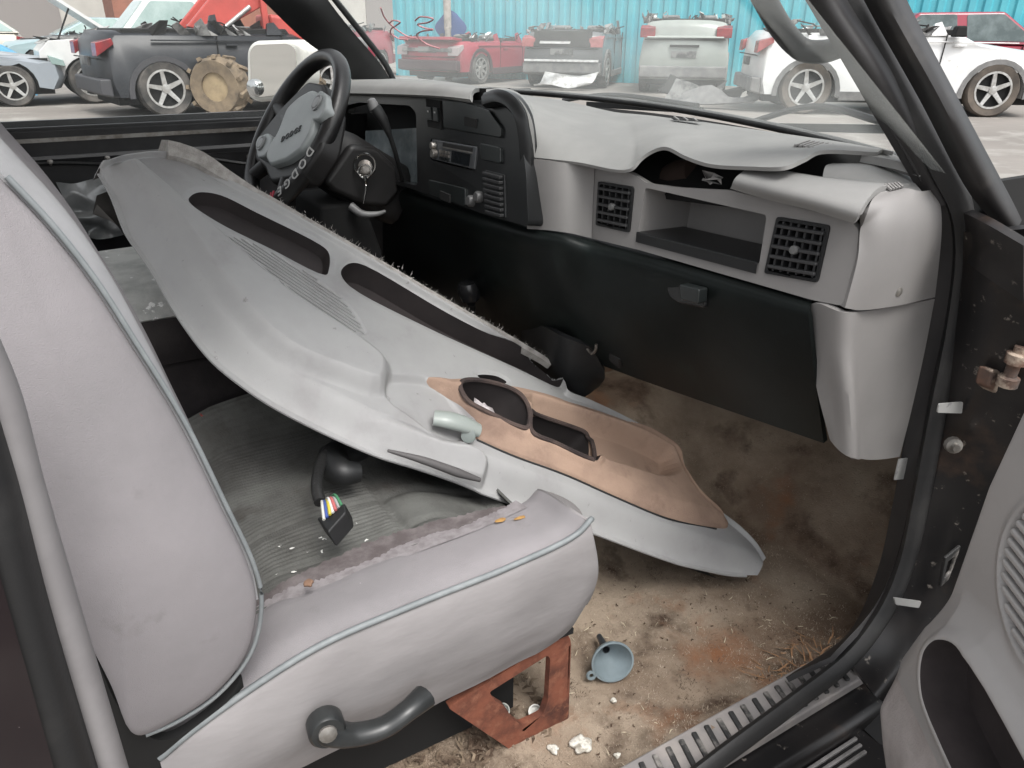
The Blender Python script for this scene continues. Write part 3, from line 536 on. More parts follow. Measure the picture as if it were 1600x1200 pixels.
ring('ring', (-0.297,0.469,0.712), (.8, -.45, .3), .014, .0018, m_chrome, kr)
tube('key', [(-0.292,0.4666,0.7047),(-0.292,0.4677,0.6827),(-0.292,0.4587,0.6445)], .003, m_chrome, kr, n=4, k=6, scale=[1.6, .9, .5])
sw = thing('steering_wheel', 'black leather-wrapped steering wheel with white lettering and grey hub', 'steering wheel', tuple(wc))
wa = wN.cross(Vector((1, 0, 0))).normalized(); wb = wN.cross(wa); 
if wa.z < 0: wa, wb = -wa, -wb       # wa = up in the wheel plane
def wpos(ang, r, h=0): return wc + (wa * math.cos(ang) + wx * math.sin(ang)) * r + wN * h
wx = wa.cross(wN).normalized()
if wx.x < 0: wx = -wx               # wx = towards the passenger side
m_leather = mat('black_leather', (.012, .0115, .012), (.03, .029, .028), 12, lo=.45, hi=.8, rough=.34, bump=.25, bscale=260)
rim = sweep('rim', [tuple(wpos(2 * math.pi * i / 60, .176)) for i in range(60)], circ(.0185, 14, .9, 1), m_leather, sw, n=1, closed=True, up=tuple(wN))
m_white_ink = mat('white_ink', (.42, .42, .41), rough=.5); m_red_ink = mat('red_ink', (.45, .03, .06), rough=.5)
hubm = mat('grey_hub_plastic', (.24, .26, .26), (.30, .32, .32), 6, rough=.42, bump=.1, bscale=500)
hub = plate('hub_pad', [(-0.4045,0.3151,0.7892),(-0.4224,0.3467,0.8386),(-0.3858,0.3657,0.8639),(-0.3334,0.3808,0.8819),(-0.287,0.3776,0.8728),(-0.2471,0.353,0.8321),(-0.2314,0.3394,0.8101),(-0.2359,0.3178,0.7779),(-0.287,0.2964,0.7503),(-0.3583,0.2795,0.7313),(-0.4068,0.2835,0.7417),(-0.4176,0.299,0.7661)], .035, hubm, sw, rnd=.014, bevel=.008, seg=3)
for s_ in ([(-0.5024,0.2877,0.7567),(-0.5062,0.2978,0.7723),(-0.4589,0.3091,0.785),(-0.423,0.3077,0.7796),(-0.4011,0.2953,0.759),(-0.4123,0.2835,0.7423),(-0.4461,0.277,0.7355)], [(-0.2821,0.3568,0.841),(-0.3034,0.3727,0.8669),(-0.287,0.3839,0.8823),(-0.2425,0.3821,0.8756),(-0.2148,0.3683,0.8522),(-0.2239,0.355,0.8329),(-0.2533,0.3507,0.8292)]):
    sp_ = plate('spoke_pad', s_, .03, hubm, sw, rnd=.008, bevel=.004)
for p_ in ((-0.4611,0.2941,0.7626), (-0.2661,0.3696,0.8588)):
    lathe('horn_button', [(.0175, 0), (.0175, .003), (.0145, .003), (.014, .0015), (.0125, .0015), (.012, .0035), (0, .004)], mat('horn_ring', (.2, .205, .205), rough=.4), hub, c=tuple(V(p_) + wN * .001), axis=tuple(wN), k=24)
plate('hub_back', [(-0.4348,0.2854,0.7145),(-0.3649,0.2764,0.6945),(-0.2192,0.3072,0.7278),(-0.1974,0.3453,0.7833),(-0.2522,0.3851,0.8484),(-0.3391,0.408,0.8907),(-0.4354,0.4029,0.8919),(-0.5119,0.3605,0.8348),(-0.5738,0.3081,0.7613),(-0.5194,0.2837,0.7196)], .05, m_col, sw, rnd=.02, bevel=.01)
for a_ in (R(-78), R(78), R(-140), R(140)):
    tube('spoke', [tuple(wpos(a_, .05, -.005)), tuple(wpos(a_, .11, -.006)), tuple(wpos(a_, .172, 0))], .017, m_col, sw, k=10, scale=[1.3, 1, .9])
text('hub_lettering', 'DODGE', .019, m_black, hub, frame_m((-0.3202,0.3242,0.7952), (-0.2676,0.3419,0.8172) and (V((-0.2676,0.3419,0.8172)) - V((-0.3758,0.3054,0.772))), wa) @ Matrix.Translation((0, 0, .0012)), space=1.35)
for i, ch in enumerate('DODGE'):
    an = R(99 + i * 8.8); pr_, nx = wpos(an, .176), wpos(an + .1, .176)
    tg = (nx - pr_).normalized(); out_ = (pr_ - wc).normalized()
    face = (wN * .80 + Vector((.55, -.2, .2)) * .6).normalized(); face = (face - tg * face.dot(tg)).normalized()
    text('rim_lettering', ch, .027, m_white_ink, rim, frame_m(tuple(pr_ + face * .0185), tuple(tg), tuple(face.cross(tg))) , depth=.0006)
for an in (R(143), R(146.5)):
    pr_, nx = wpos(an, .176), wpos(an + .1, .176); tg = (nx - pr_).normalized()
    face = (wN * .80 + Vector((.55, -.2, .2)) * .6).normalized(); face = (face - tg * face.dot(tg)).normalized(); sd = face.cross(tg)
    bar('rim_stripe', tuple(pr_ + face * .0182 - sd * .011 - tg * .003), tuple(pr_ + face * .0182 + sd * .011 + tg * .003), .004, .0025, m_red_ink, rim, up=tuple(face))

# ================================================================== dashboard
db = thing('dashboard', 'grey dashboard with cracked top pad, black instrument bezel and air vents', 'dashboard', (0, .8, .4))
m_bez = mat('black_bezel', (.008, .0085, .009), (.014, .0145, .015), 4, rough=.33, bump=.1, bscale=600)
m_gloss = mat('satin_black_lid', (.011, .013, .013), (.016, .019, .019), 4, rough=.3)
# top pad, lifted and cracked on the passenger side
net = [[(0.2016,0.585,0.8),(0.2925,0.615,0.801),(0.4004,0.64,0.8039),(0.4059,0.655,0.8195),(0.4163,0.665,0.8304),(0.4383,0.67,0.8384),(0.4969,0.66,0.8332),(0.5507,0.655,0.8307),(0.6148,0.657,0.8365),(0.6711,0.66,0.8444),(0.6692,0.695,0.8507),(0.6622,0.735,0.8571),(0.6952,0.8,0.8546)],
       [(0.1861,0.6,0.8451),(0.2256,0.66,0.8305),(0.3225,0.7,0.8261),(0.3325,0.715,0.8323),(0.3499,0.725,0.8386),(0.3727,0.735,0.8455),(0.435,0.725,0.8437),(0.4917,0.72,0.8417),(0.5539,0.724,0.844),(0.6105,0.73,0.8492),(0.6284,0.75,0.8534),(0.6398,0.77,0.8576),(0.6898,0.815,0.8552)],
       [(0.0532,0.66,0.8701),(0.0883,0.74,0.8494),(0.2022,0.78,0.8394),(0.2369,0.785,0.8427),(0.2718,0.79,0.8459),(0.3083,0.795,0.8483),(0.3689,0.792,0.8477),(0.4216,0.79,0.8468),(0.4902,0.79,0.8489),(0.5539,0.79,0.851),(0.5939,0.795,0.8537),(0.626,0.8,0.8573),(0.6899,0.825,0.8562)],
       [(-0.2272,0.8,0.863),(-0.1092,0.85,0.8566),(0.0432,0.88,0.8439),(0.0979,0.885,0.8449),(0.1494,0.89,0.8458),(0.1982,0.895,0.8455),(0.26,0.893,0.847),(0.3188,0.89,0.8476),(0.3989,0.88,0.8491),(0.4707,0.87,0.8504),(0.5405,0.855,0.8526),(0.6054,0.84,0.8548),(0.7104,0.81,0.8566)]]
for j_ in range(3, len(net[0])): net[1][j_] = tuple((np.array(net[0][j_]) + np.array(net[2][j_])) / 2 + (0, 0, .002))
surf('top_pad', net, m_pad, db, nu=7, nv=7, solid=.005)
surf('cluster_hood', [[(-0.7215,0.55,0.8406),(-0.3745,0.555,0.861),(-0.0871,0.56,0.8758),(0.0354,0.56,0.878)], [(-0.7468,0.56,0.8574),(-0.3971,0.565,0.8753),(-0.107,0.57,0.8881),(0.0122,0.575,0.8878)], [(-1.1753,0.7,0.8414),(-0.738,0.7,0.867),(-0.3793,0.7,0.8767),(-0.1996,0.72,0.8765)], [(-1.5435,0.82,0.8247),(-1.0419,0.82,0.8549),(-0.6727,0.84,0.8622),(-0.3293,0.86,0.8569)]], m_pad, db, nu=7, nv=7, solid=.008)
sweep('bezel_rim', [(0.077,0.565,0.8819),(0.1251,0.565,0.8906),(0.1612,0.568,0.885),(0.1874,0.57,0.867),(0.197,0.572,0.8426),(0.2041,0.575,0.7759),(0.2069,0.58,0.6886)], [(-.012, -.018), (.013, -.018), (.013, -.002), (.007, .006), (-.006, .006), (-.013, .0)], m_bez, db, n=6, up=(.25, -1, .1))
surf('pad_shoulder', [[(0.0933,0.56,0.8906),(0.1426,0.57,0.8968),(0.1807,0.575,0.8863),(0.2058,0.58,0.8582),(0.2118,0.585,0.8014)], [(-0.0347,0.63,0.8886),(0.0261,0.64,0.8933),(0.0859,0.64,0.882),(0.1377,0.63,0.8546),(0.1641,0.62,0.7991)]], m_pad, db, nu=6, nv=4, solid=.006)
plate('pad_gap_light_block', [(-0.1873,0.66,0.8828),(-0.0133,0.66,0.8936),(0.0115,0.66,0.8357),(-0.1904,0.66,0.8164)], .01, m_nearblack, db)  # dark plate added behind the gap to stop outside light showing through
# passenger face with openings for two vents and a tray
VL = [(0.3069,0.6524,0.7717),(0.3914,0.6586,0.7759),(0.3959,0.6528,0.7052),(0.314,0.6468,0.701)]
TR = [(0.4137,0.6603,0.7784),(0.6406,0.6761,0.7794),(0.6449,0.6708,0.7143),(0.4132,0.6541,0.7068)]
VR = [(0.6573,0.6774,0.7809),(0.7345,0.683,0.7848),(0.7362,0.6771,0.7138),(0.6565,0.6709,0.7059)]
plate('face', [(0.2872,0.6526,0.7903),(0.3773,0.6592,0.795),(0.4179,0.6612,0.7848),(0.4808,0.6659,0.7891),(0.5735,0.6733,0.8004),(0.7582,0.6855,0.7948),(0.7707,0.6857,0.786),(0.7757,0.6835,0.7568),(0.7744,0.6781,0.6952),(0.7342,0.6749,0.691),(0.5545,0.6622,0.6866),(0.4224,0.6528,0.6836),(0.3019,0.6439,0.6771)], .012, m_grey, db, holes=[VL, TR, VR], rnd=.006)
surf('face', [[(0.2021,0.586,0.799),(0.2676,0.607,0.7992),(0.2903,0.6529,0.7907)], [(0.2046,0.583,0.7431),(0.2787,0.602,0.7414),(0.2966,0.6482,0.7316)], [(0.2071,0.58,0.6808),(0.2849,0.6,0.6896),(0.3035,0.644,0.6774)]], m_grey, db, nu=7, nv=5, solid=.008)
dn = Vector((-0.0687,0.994,-0.0856)); dn = dn if dn.y < 0 else -dn
def recess(name, q, depth, m, parent, flare=0):
    q = [V(p) for p in q]; b = [p - dn * depth for p in q]
    vs = q + b; fs = [(i, (i + 1) % 4, 4 + (i + 1) % 4, 4 + i) for i in range(4)] + [(4, 5, 6, 7)]
    return mesh(name, vs, fs, m, parent, smooth=False)
tray = recess('tray', [V(p) - dn * .008 for p in TR], .10, m_grey, db)
tm = [V(p) for p in TR]
mesh('tray_mat', [tm[3] + dn * .004 + Vector((0, 0, .004)), tm[2] + dn * .004 + Vector((0, 0, .004)), tm[2] - dn * .10 + Vector((0, 0, .008)), tm[3] - dn * .10 + Vector((0, 0, .008)), tm[3] + dn * .004 - Vector((0, 0, .012)), tm[2] + dn * .004 - Vector((0, 0, .012))], [(0, 1, 2, 3), (0, 4, 5, 1)], m_bez, tray, smooth=False, bevel=.002)
def vent(q, nx, ny):
    q = [V(p) + dn * .003 for p in q]; c = sum(q, Vector()) / 4
    i_ = [c + (p - c) * .88 for p in q]
    v = plate('air_vent', [tuple(c + (p - c) * .99) for p in q], .012, m_bez, db, holes=[[tuple(p) for p in i_]], rnd=.004, bevel=.0015)
    recess('vent_duct', [p - dn * .004 for p in i_], .04, m_nearblack, v)
    def at(u, w): return (i_[0] * (1 - u) + i_[1] * u) * (1 - w) + (i_[3] * (1 - u) + i_[2] * u) * w
    msl = mat('vent_slat', (.03, .03, .031), rough=.45)
    for k in range(ny):
        w = (k + .5) / ny; up = (at(.5, w - .1) - at(.5, w + .1)).normalized()
        bar('slat', tuple(at(0, w) - dn * .002), tuple(at(1, w) - dn * .002), .012, .0045, msl, v, up=tuple(up), bevel=.0012)
    for k in range(nx):
        u = (k + .5) / nx
        bar('fin', tuple(at(u, .01) - dn * .009), tuple(at(u, .99) - dn * .009), .003, .012, msl, v, up=tuple(dn))
    lathe('vent_knob', [(.005, -.004), (.006, .003), (.005, .005), (0, .0055)], mat('grey_knob', (.11, .11, .108), rough=.5), v, c=tuple(c + dn * .002), axis=tuple(dn), k=14)
vent(VL, 5, 5); vent(VR, 6, 5)
# rounded shelf and cap behind the broken pad
surf('tray_lid', [[(0.5946,0.655,0.8098),(0.6522,0.66,0.8061),(0.7178,0.665,0.8043),(0.7759,0.67,0.7994)], [(0.6027,0.652,0.8196),(0.6623,0.652,0.8182),(0.7258,0.658,0.8156),(0.7829,0.665,0.8108)], [(0.5944,0.68,0.8276),(0.6451,0.68,0.8296),(0.7107,0.69,0.8289),(0.7668,0.71,0.8275)], [(0.5768,0.72,0.8235),(0.6179,0.73,0.8237),(0.6813,0.74,0.8238),(0.7543,0.79,0.8241)]], m_pad, db, nu=7, nv=6, solid=.008)
surf('side_cap', [[(0.6749,0.73,0.8228),(0.7123,0.75,0.8208),(0.7474,0.77,0.8201),(0.7671,0.8,0.8145)], [(0.6708,0.735,0.8361),(0.7006,0.76,0.8385),(0.7217,0.79,0.8314),(0.739,0.82,0.8221)], [(0.6623,0.76,0.8378),(0.6876,0.79,0.8383),(0.7051,0.82,0.8312),(0.7283,0.84,0.8218)]], m_pad, db, nu=6, nv=5, solid=.008)
# vent slots let into the top
for q_, n_ in (([(0.5875,0.8,0.8483),(0.6404,0.8,0.8483),(0.6503,0.76,0.8466),(0.5981,0.76,0.8455)], 7), ([(0.7575,0.737,0.8211),(0.7583,0.765,0.8217),(0.7661,0.765,0.8177),(0.7673,0.737,0.816)], 5), ([(0.2234,0.87,0.8435),(0.2961,0.87,0.8463),(0.3268,0.85,0.8463),(0.2582,0.85,0.8425)], 3)):
    q_ = [V(p) + Vector((0, -.004, .010)) for p in q_]
    gp = mesh('defrost_slot', q_, [(0, 1, 2, 3)], m_nearblack, db, smooth=False)
    for k in range(n_):
        u = (k + .5) / n_; bar('slot_bar', tuple(q_[0] * (1 - u) + q_[1] * u + Vector((0, 0, .001))), tuple(q_[3] * (1 - u) + q_[2] * u + Vector((0, 0, .001))), .003, .003, m_grey, gp)
surf('pad_side_strip', [[(0.6804,0.79,0.8485),(0.7247,0.8,0.8452),(0.7542,0.81,0.8394)], [(0.6575,0.83,0.8484),(0.6962,0.84,0.8479),(0.7264,0.85,0.8448)]], m_pad, db, solid=.01)
fm = random.Random(8); fc_ = V((0.5394,0.672,0.8079)); mf_ = [fc_ + Vector((fm.uniform(-.022, .022), fm.uniform(-.008, .008), fm.uniform(-.006, .012))) for _ in range(14)]
mesh('torn_foam', mf_, [(i, (i + 3) % 14, (i + 7) % 14) for i in range(14)], mat('grey_foam_scrap', (.27, .26, .25), (.15, .145, .14), 60, rough=.95), db, smooth=False)
surf('dash_void', [[(0.3309,0.7,0.7538),(0.5448,0.72,0.7704),(0.6748,0.76,0.7821),(0.7306,0.84,0.7844)], [(0.1996,0.8,0.8026),(0.4374,0.82,0.8207),(0.599,0.84,0.8358),(0.6956,0.87,0.8424)]], m_nearblack, db, solid=.01)
lathe('exposed_duct', [(.03, 0), (.032, .02), (.026, .05)], mat('brown_duct', (.05, .032, .025), rough=.9), db, c=(0.3628,0.76,0.7693), axis=(.7, .1, .3), k=14)
# end of the dashboard, upper and lower caps
surf('end_cap', [[(0.7746,0.678,0.6944),(0.7757,0.6835,0.7568),(0.7714,0.6862,0.7921),(0.7761,0.68,0.8101),(0.7626,0.72,0.8221)], [(0.779,0.7,0.6895),(0.7852,0.7,0.753),(0.7852,0.7,0.7987),(0.7794,0.72,0.8154),(0.7625,0.76,0.8221)],
     [(0.785,0.764,0.6853),(0.787,0.7519,0.7463),(0.786,0.7461,0.7898),(0.78,0.7586,0.8063),(0.77,0.7738,0.8221)], [(0.77,0.8719,0.6739),(0.772,0.8547,0.7325),(0.77,0.8444,0.7752),(0.765,0.8383,0.7993),(0.755,0.8318,0.8141)]], m_grey, db, nu=6, nv=7, solid=.01)
lathe('screw', [(.006, 0), (.006, .0015), (.002, .003), (0, .003)], m_steel, db, c=(0.79,0.7603,0.7042), axis=(1, -.2, 0), k=10)
m_greyd = m_grey
surf('lower_end_cap', [[(0.7226,0.685,0.6781),(0.7342,0.692,0.6258),(0.7509,0.7,0.5661),(0.7774,0.71,0.5033)], [(0.7416,0.678,0.6902),(0.7538,0.688,0.6337),(0.7676,0.7,0.5731),(0.7913,0.71,0.4955)], [(0.7762,0.68,0.6888),(0.78,0.69,0.6384),(0.7936,0.7,0.5749),(0.807,0.715,0.4884)],
     [(0.775,0.7159,0.6829),(0.775,0.7266,0.629),(0.775,0.753,0.5443),(0.775,0.7903,0.4472)], [(0.776,0.7858,0.6788),(0.776,0.804,0.6088),(0.776,0.8144,0.5194),(0.776,0.8315,0.4354)], [(0.772,0.871,0.672),(0.772,0.8799,0.5915),(0.772,0.8855,0.4994),(0.772,0.8869,0.4212)]], m_grey, db, nu=7, nv=6, solid=.008)
# black knee panel with the glove box
m_knee = mat('dark_green_black_knee_panel', (.005, .0065, .0062), (.009, .012, .0115), 5, rough=.42, bump=.12, bscale=300, c3=(.016, .028, .025), s3=6, lo3=.6, hi3=.9, spec=.18)
surf('knee_panel', [[(-0.5745,0.62,0.6554),(-0.1959,0.62,0.671),(-0.0201,0.62,0.6783),(0.1464,0.62,0.6833),(0.2411,0.63,0.6787),(0.2946,0.655,0.6696),(0.4086,0.665,0.6745),(0.5473,0.67,0.6798),(0.7255,0.685,0.6833)],
     [(-0.4394,0.565,0.6375),(-0.0844,0.565,0.655),(0.0803,0.565,0.664),(0.2198,0.575,0.6717),(0.293,0.595,0.679),(0.3292,0.63,0.6677),(0.4337,0.645,0.67),(0.5671,0.652,0.6754),(0.7386,0.668,0.6792)],
     [(-0.4879,0.58,0.5769),(-0.1186,0.58,0.6046),(0.052,0.58,0.6164),(0.2049,0.585,0.6302),(0.2877,0.6,0.6463),(0.3315,0.63,0.642),(0.4366,0.645,0.6459),(0.5708,0.652,0.6526),(0.7431,0.67,0.6597)],
     [(-0.6225,0.62,0.3857),(-0.2102,0.62,0.4625),(-0.0234,0.62,0.4859),(0.1358,0.63,0.5047),(0.2217,0.65,0.5151),(0.3004,0.66,0.5261),(0.4191,0.67,0.5402),(0.5557,0.68,0.5642),(0.7477,0.69,0.595)],
     [(-0.8055,0.68,0.2052),(-0.3433,0.68,0.313),(-0.1355,0.68,0.3486),(0.0266,0.7,0.3701),(0.1263,0.72,0.3802),(0.2236,0.73,0.4005),(0.3489,0.74,0.4136),(0.513,0.74,0.4385),(0.7489,0.74,0.4758)]], m_knee, db, nu=5, nv=6, solid=.008)
lt = plate('glove_box_latch', [(0.4968,0.645,0.6482),(0.5068,0.645,0.659),(0.5632,0.645,0.665),(0.5801,0.645,0.6565),(0.5807,0.645,0.6375),(0.5281,0.645,0.6292),(0.5062,0.645,0.6328)], .01, m_bez, db, rnd=.006, bevel=.003)
plate('latch_paddle', [(0.5417,0.628,0.6655),(0.5832,0.628,0.6696),(0.5843,0.628,0.6473),(0.5477,0.628,0.644)], .018, m_gloss, lt, rnd=.004, bevel=.003)
# instrument bezel with its modules
m_lens = mat('cluster_lens', (.16, .19, .20), (.36, .40, .41), 9, lo=.42, hi=.7, rough=.15)
plate('bezel', [(-0.7921,0.5728,0.8352),(-0.0974,0.5787,0.8744),(0.1263,0.5795,0.8799),(0.1799,0.5759,0.8559),(0.2214,0.5644,0.7793),(0.2521,0.552,0.6969),(0.1069,0.5507,0.6877),(-0.2421,0.5492,0.6781),(-0.7627,0.5446,0.647)], .03, m_bez, db, bevel=.006, rnd=.012,
      holes=[[(-0.7448,0.568,0.8035),(-0.5925,0.5717,0.8277),(-0.2783,0.5742,0.845),(-0.2419,0.5726,0.8338),(-0.2034,0.551,0.6898),(-0.7102,0.5457,0.6545)], [(-0.1613,0.5662,0.7913),(0.0483,0.5677,0.8013),(0.0497,0.5609,0.7562),(-0.1518,0.5599,0.7496)]])
cl = mesh('cluster_back', [tuple(V(p) + Vector((0, .10, 0))) for p in [(-0.9019,0.5707,0.8211),(-0.183,0.5763,0.8586),(-0.1408,0.5486,0.6739),(-0.8703,0.5375,0.5997)]], [(0, 1, 2, 3)], m_nearblack, db, smooth=False)
plate('cluster_lens', [tuple(V(p) + Vector((0, .045, 0))) for p in [(-0.6504,0.5603,0.7522),(-0.2288,0.5682,0.8044),(-0.1931,0.5508,0.6888),(-0.6307,0.543,0.6369)]], .004, m_lens, db)
for q_, nm, mm_ in (([(-0.1103,0.5778,0.8688),(-0.0151,0.5782,0.8713),(0.0804,0.5772,0.8647),(0.13,0.5736,0.8407),(0.1322,0.5711,0.8241),(-0.0925,0.5702,0.8182)], 'storage_lid', m_gloss), ([(-0.14,0.5542,0.7117),(0.0249,0.5556,0.7209),(0.0329,0.5508,0.6889),(-0.1243,0.5502,0.6846)], 'ashtray', m_gloss), ([(0.0616,0.5686,0.8074),(0.1363,0.5688,0.8087),(0.1431,0.5649,0.7828),(0.0735,0.5645,0.7799)], 'blank_cover', m_gloss)):
    pl_ = plate(nm, [tuple(V(p) + Vector((0, -.006, .001))) for p in q_], .012, mm_, db, rnd=.005, bevel=.002)
    if nm != 'blank_cover':
        c_ = sum((V(p) for p in q_), Vector()) / len(q_) + Vector((0, -.0085, -.008))
        box('finger_notch', tuple(c_), (.045, .004, .016), m_nearblack, pl_)
swp = plate('switch_panel', [tuple(V(p) + Vector((0, -.004, 0))) for p in [(-0.1908,0.5773,0.8654),(-0.1243,0.5775,0.8666),(-0.109,0.5696,0.8141),(-0.1694,0.5694,0.8129)]], .008, m_nearblack, db, rnd=.003)
for q_ in ([(-0.1782,0.5752,0.8516),(-0.1538,0.5754,0.8523),(-0.145,0.5716,0.8276),(-0.1694,0.5715,0.8265)], [(-0.1449,0.5755,0.8531),(-0.1242,0.5755,0.8535),(-0.1152,0.5717,0.8279),(-0.1359,0.5716,0.8272)]):
    s_ = plate('rocker_switch', [tuple(V(p) + Vector((0, -.009, 0))) for p in q_], .006, m_gloss, swp, bevel=.001)
    c_ = sum((V(p) for p in q_), Vector()) / 4 + Vector((0, -.0098, .004)); box('switch_mark', tuple(c_), (.006, .001, .003), m_white_ink, s_)
ra = plate('radio', [tuple(V(p) + Vector((0, -.002, 0))) for p in [(-0.1489,0.5662,0.7914),(0.0437,0.5674,0.7997),(0.044,0.5613,0.7588),(-0.1433,0.5605,0.7532)]], .03, mat('radio_face', (.05, .052, .055), (.08, .085, .09), 10, rough=.3), db, bevel=.002)
rq = [V(p) + Vector((0, -.0035, 0)) for p in [(-0.1489,0.5662,0.7914),(0.0437,0.5674,0.7997),(0.044,0.5613,0.7588),(-0.1433,0.5605,0.7532)]]
def rat(u, w): return (rq[0] * (1 - u) + rq[1] * u) * (1 - w) + (rq[3] * (1 - u) + rq[2] * u) * w
rz = (rat(.5, 0) - rat(.5, 1)).normalized()
mesh('display', [rat(.5, .38), rat(.9, .38), rat(.9, .9), rat(.5, .9)], [(0, 1, 2, 3)], mat('radio_display', (.012, .014, .016), rough=.1), ra, smooth=False)
bar('cassette_slot', rat(.3, .16), rat(.93, .16), .003, .007, m_nearblack, ra, up=tuple(rz)); bar('trim_line', rat(.3, .29), rat(.93, .29), .003, .0025, m_steel, ra, up=tuple(rz))
for u_, w_, r_ in ((.1, .3, .0075), (.13, .68, .009)): lathe('radio_knob', [(r_, 0), (r_, .008), (r_ * .8, .01), (0, .01)], m_steel, ra, c=tuple(rat(u_, w_)), axis=(0, -1, .1), k=14)
for i in range(3):
    for j in range(3): box('radio_button', tuple(rat(.26 + i * .08, .5 + j * .17)), (.010, .004, .005), m_steel if j < 2 else m_gloss, ra)
vq = [V(p) + Vector((0, -.003, 0)) for p in [(0.0847,0.5622,0.7647),(0.1564,0.5625,0.7665),(0.1795,0.5519,0.6963),(0.1153,0.5514,0.6928)]]
vv = plate('centre_vent', [tuple(p) for p in vq], .012, m_bez, db, rnd=.003, bevel=.001)
for k in range(8):
    w = (k + .5) / 8; a_, b_ = vq[0] * (1 - w) + vq[3] * w, vq[1] * (1 - w) + vq[2] * w
    bar('slat', tuple(a_ * .94 + b_ * .06 + Vector((0, -.004, 0))), tuple(a_ * .06 + b_ * .94 + Vector((0, -.004, 0))), .008, .005, mat('vent_slat', (.05, .05, .052), rough=.45), vv, bevel=.001)
for p_ in ((0.0503,0.5529,0.7028), (0.0778,0.5547,0.7147)): lathe('climate_knob', [(.011, -.002), (.011, .008), (.008, .012), (0, .012)], mat('knob_grey', (.07, .07, .07), rough=.4), db, c=p_, axis=(0, -1, .15), k=16)
# things under the dash: shifter, console bracket
sh_ = thing('transfer_lever', 'black transfer case lever knob standing in front of the knee panel', 'gear lever', (-.05, .62, .15))
lathe('knob', [(.020, 0), (.024, .015), (.024, .03), (.019, .04), (0, .043)], mat('satin_knob', (.02, .02, .021), rough=.25), sh_, c=(-0.0591,0.6,0.4672), axis=(0, -.15, 1), k=18)
tube('shaft', [(-0.0564,0.6,0.4593), (-0.0852,0.62,0.3774), (-.06, .66, .16)], .009, m_black, sh_)
ub = thing('under_dash_bracket', 'black plastic duct cover below the dashboard with a small hook', 'bracket', (0.059,0.75,0.3412))
surf('cover', [[(0.0735,0.66,0.4593),(0.165,0.66,0.466),(0.2187,0.66,0.467),(0.2499,0.7,0.4503)], [(0.0244,0.68,0.3734),(0.1145,0.68,0.377),(0.19,0.68,0.3846),(0.2434,0.74,0.3851)], [(-0.0394,0.72,0.2619),(0.0817,0.72,0.2952),(0.1898,0.72,0.3105),(0.174,0.78,0.3191)]], m_black, ub, nu=4, nv=4, solid=.01)
tube('hook', [(0.263,0.68,0.4526),(0.2757,0.68,0.4481),(0.2869,0.68,0.4574),(0.2897,0.68,0.4712)], .003, m_steel, ub)
box('clip', (0.3096,0.72,0.4471), (.03, .03, .03), m_black, ub, rot=(.4, .3, .2), bevel=.004)

# ================================================================== loose door trim panel lying across the cab
pT, pA, pB, pN_ = (np.array(q) for q in ((0.5587,0.9022,0.05), (-0.4512,-0.7007,0.5526), (0.7673,-0.6208,-0.1607), (0.4557,0.3515,0.8178)))
dp = thing('door_trim_panel', 'loose pale grey door trim panel with tan carpet pocket lying diagonally across the seats', 'door panel', tuple(pT + pA * .6))
far = [(1.353,0.019),(1.3508,-0.0378),(1.3421,-0.0734),(1.321,-0.1227),(1.2827,-0.1511),(1.2243,-0.1576),(1.1435,-0.1748),(1.0426,-0.1858),(0.909,-0.1967),(0.7676,-0.2063),(0.6194,-0.2206),(0.5224,-0.2241),(0.4906,-0.1977),(0.4814,-0.1719),(0.4336,-0.1857),(0.3452,-0.2049),(0.2529,-0.216),(0.1999,-0.2068),(0.1821,-0.1464),(0.1557,-0.1112),(0.1071,-0.095),(0.0495,-0.0849),(0.0088,-0.0619),(-0.0052,-0.0331)]
near = [(1.3521,0.0204),(1.3006,0.046),(1.246,0.083),(1.188,0.1209),(1.1168,0.1758),(1.0378,0.2214),(0.981,0.235),(0.9333,0.2395),(0.8522,0.2345),(0.7703,0.2222),(0.7029,0.2039),(0.5916,0.176),(0.5267,0.1591),(0.4523,0.1402),(0.347,0.1143),(0.2196,0.0835),(0.0646,0.038),(0.0058,0.0165)]
def resamp(c, n):
    c = np.array(crom(c, 8)); d = np.r_[0, np.cumsum(np.hypot(*np.diff(c, axis=0).T))]; t = np.linspace(0, d[-1], n)
    return np.stack([np.interp(t, d, c[:, 0]), np.interp(t, d, c[:, 1])], 1)
NU, NV = 640, 300
fa, ne = resamp(far, NU), resamp(near, NU)
vv_ = np.linspace(0, 1, NV)
PSs = ne[:, None, 0] * (1 - vv_) + fa[:, None, 0] * vv_; PTt = ne[:, None, 1] * (1 - vv_) + fa[:, None, 1] * vv_
wid = np.hypot(*(fa - ne).T)[:, None]; dN = vv_[None] * wid; dFar = (1 - vv_)[None] * wid
slot1 = [(1.2245,-0.0283),(1.2311,-0.0468),(1.2271,-0.074),(1.2029,-0.1033),(1.1425,-0.1179),(1.0253,-0.1429),(1.0071,-0.1366),(0.9862,-0.0837),(0.9855,-0.0595),(1.0811,-0.0386),(1.1731,-0.022)]
slot2 = [(0.9643,-0.0904),(0.9684,-0.1217),(0.9595,-0.1518),(0.9381,-0.1681),(0.7614,-0.1822),(0.6175,-0.2101),(0.534,-0.2274),(0.505,-0.2122),(0.4948,-0.18),(0.5053,-0.1635),(0.6047,-0.1379),(0.8057,-0.0876),(0.939,-0.0711)]
oval = [(0.6681,-0.0411),(0.6539,-0.0585),(0.6292,-0.0753),(0.6107,-0.0755),(0.619,-0.0595),(0.6437,-0.0431)]
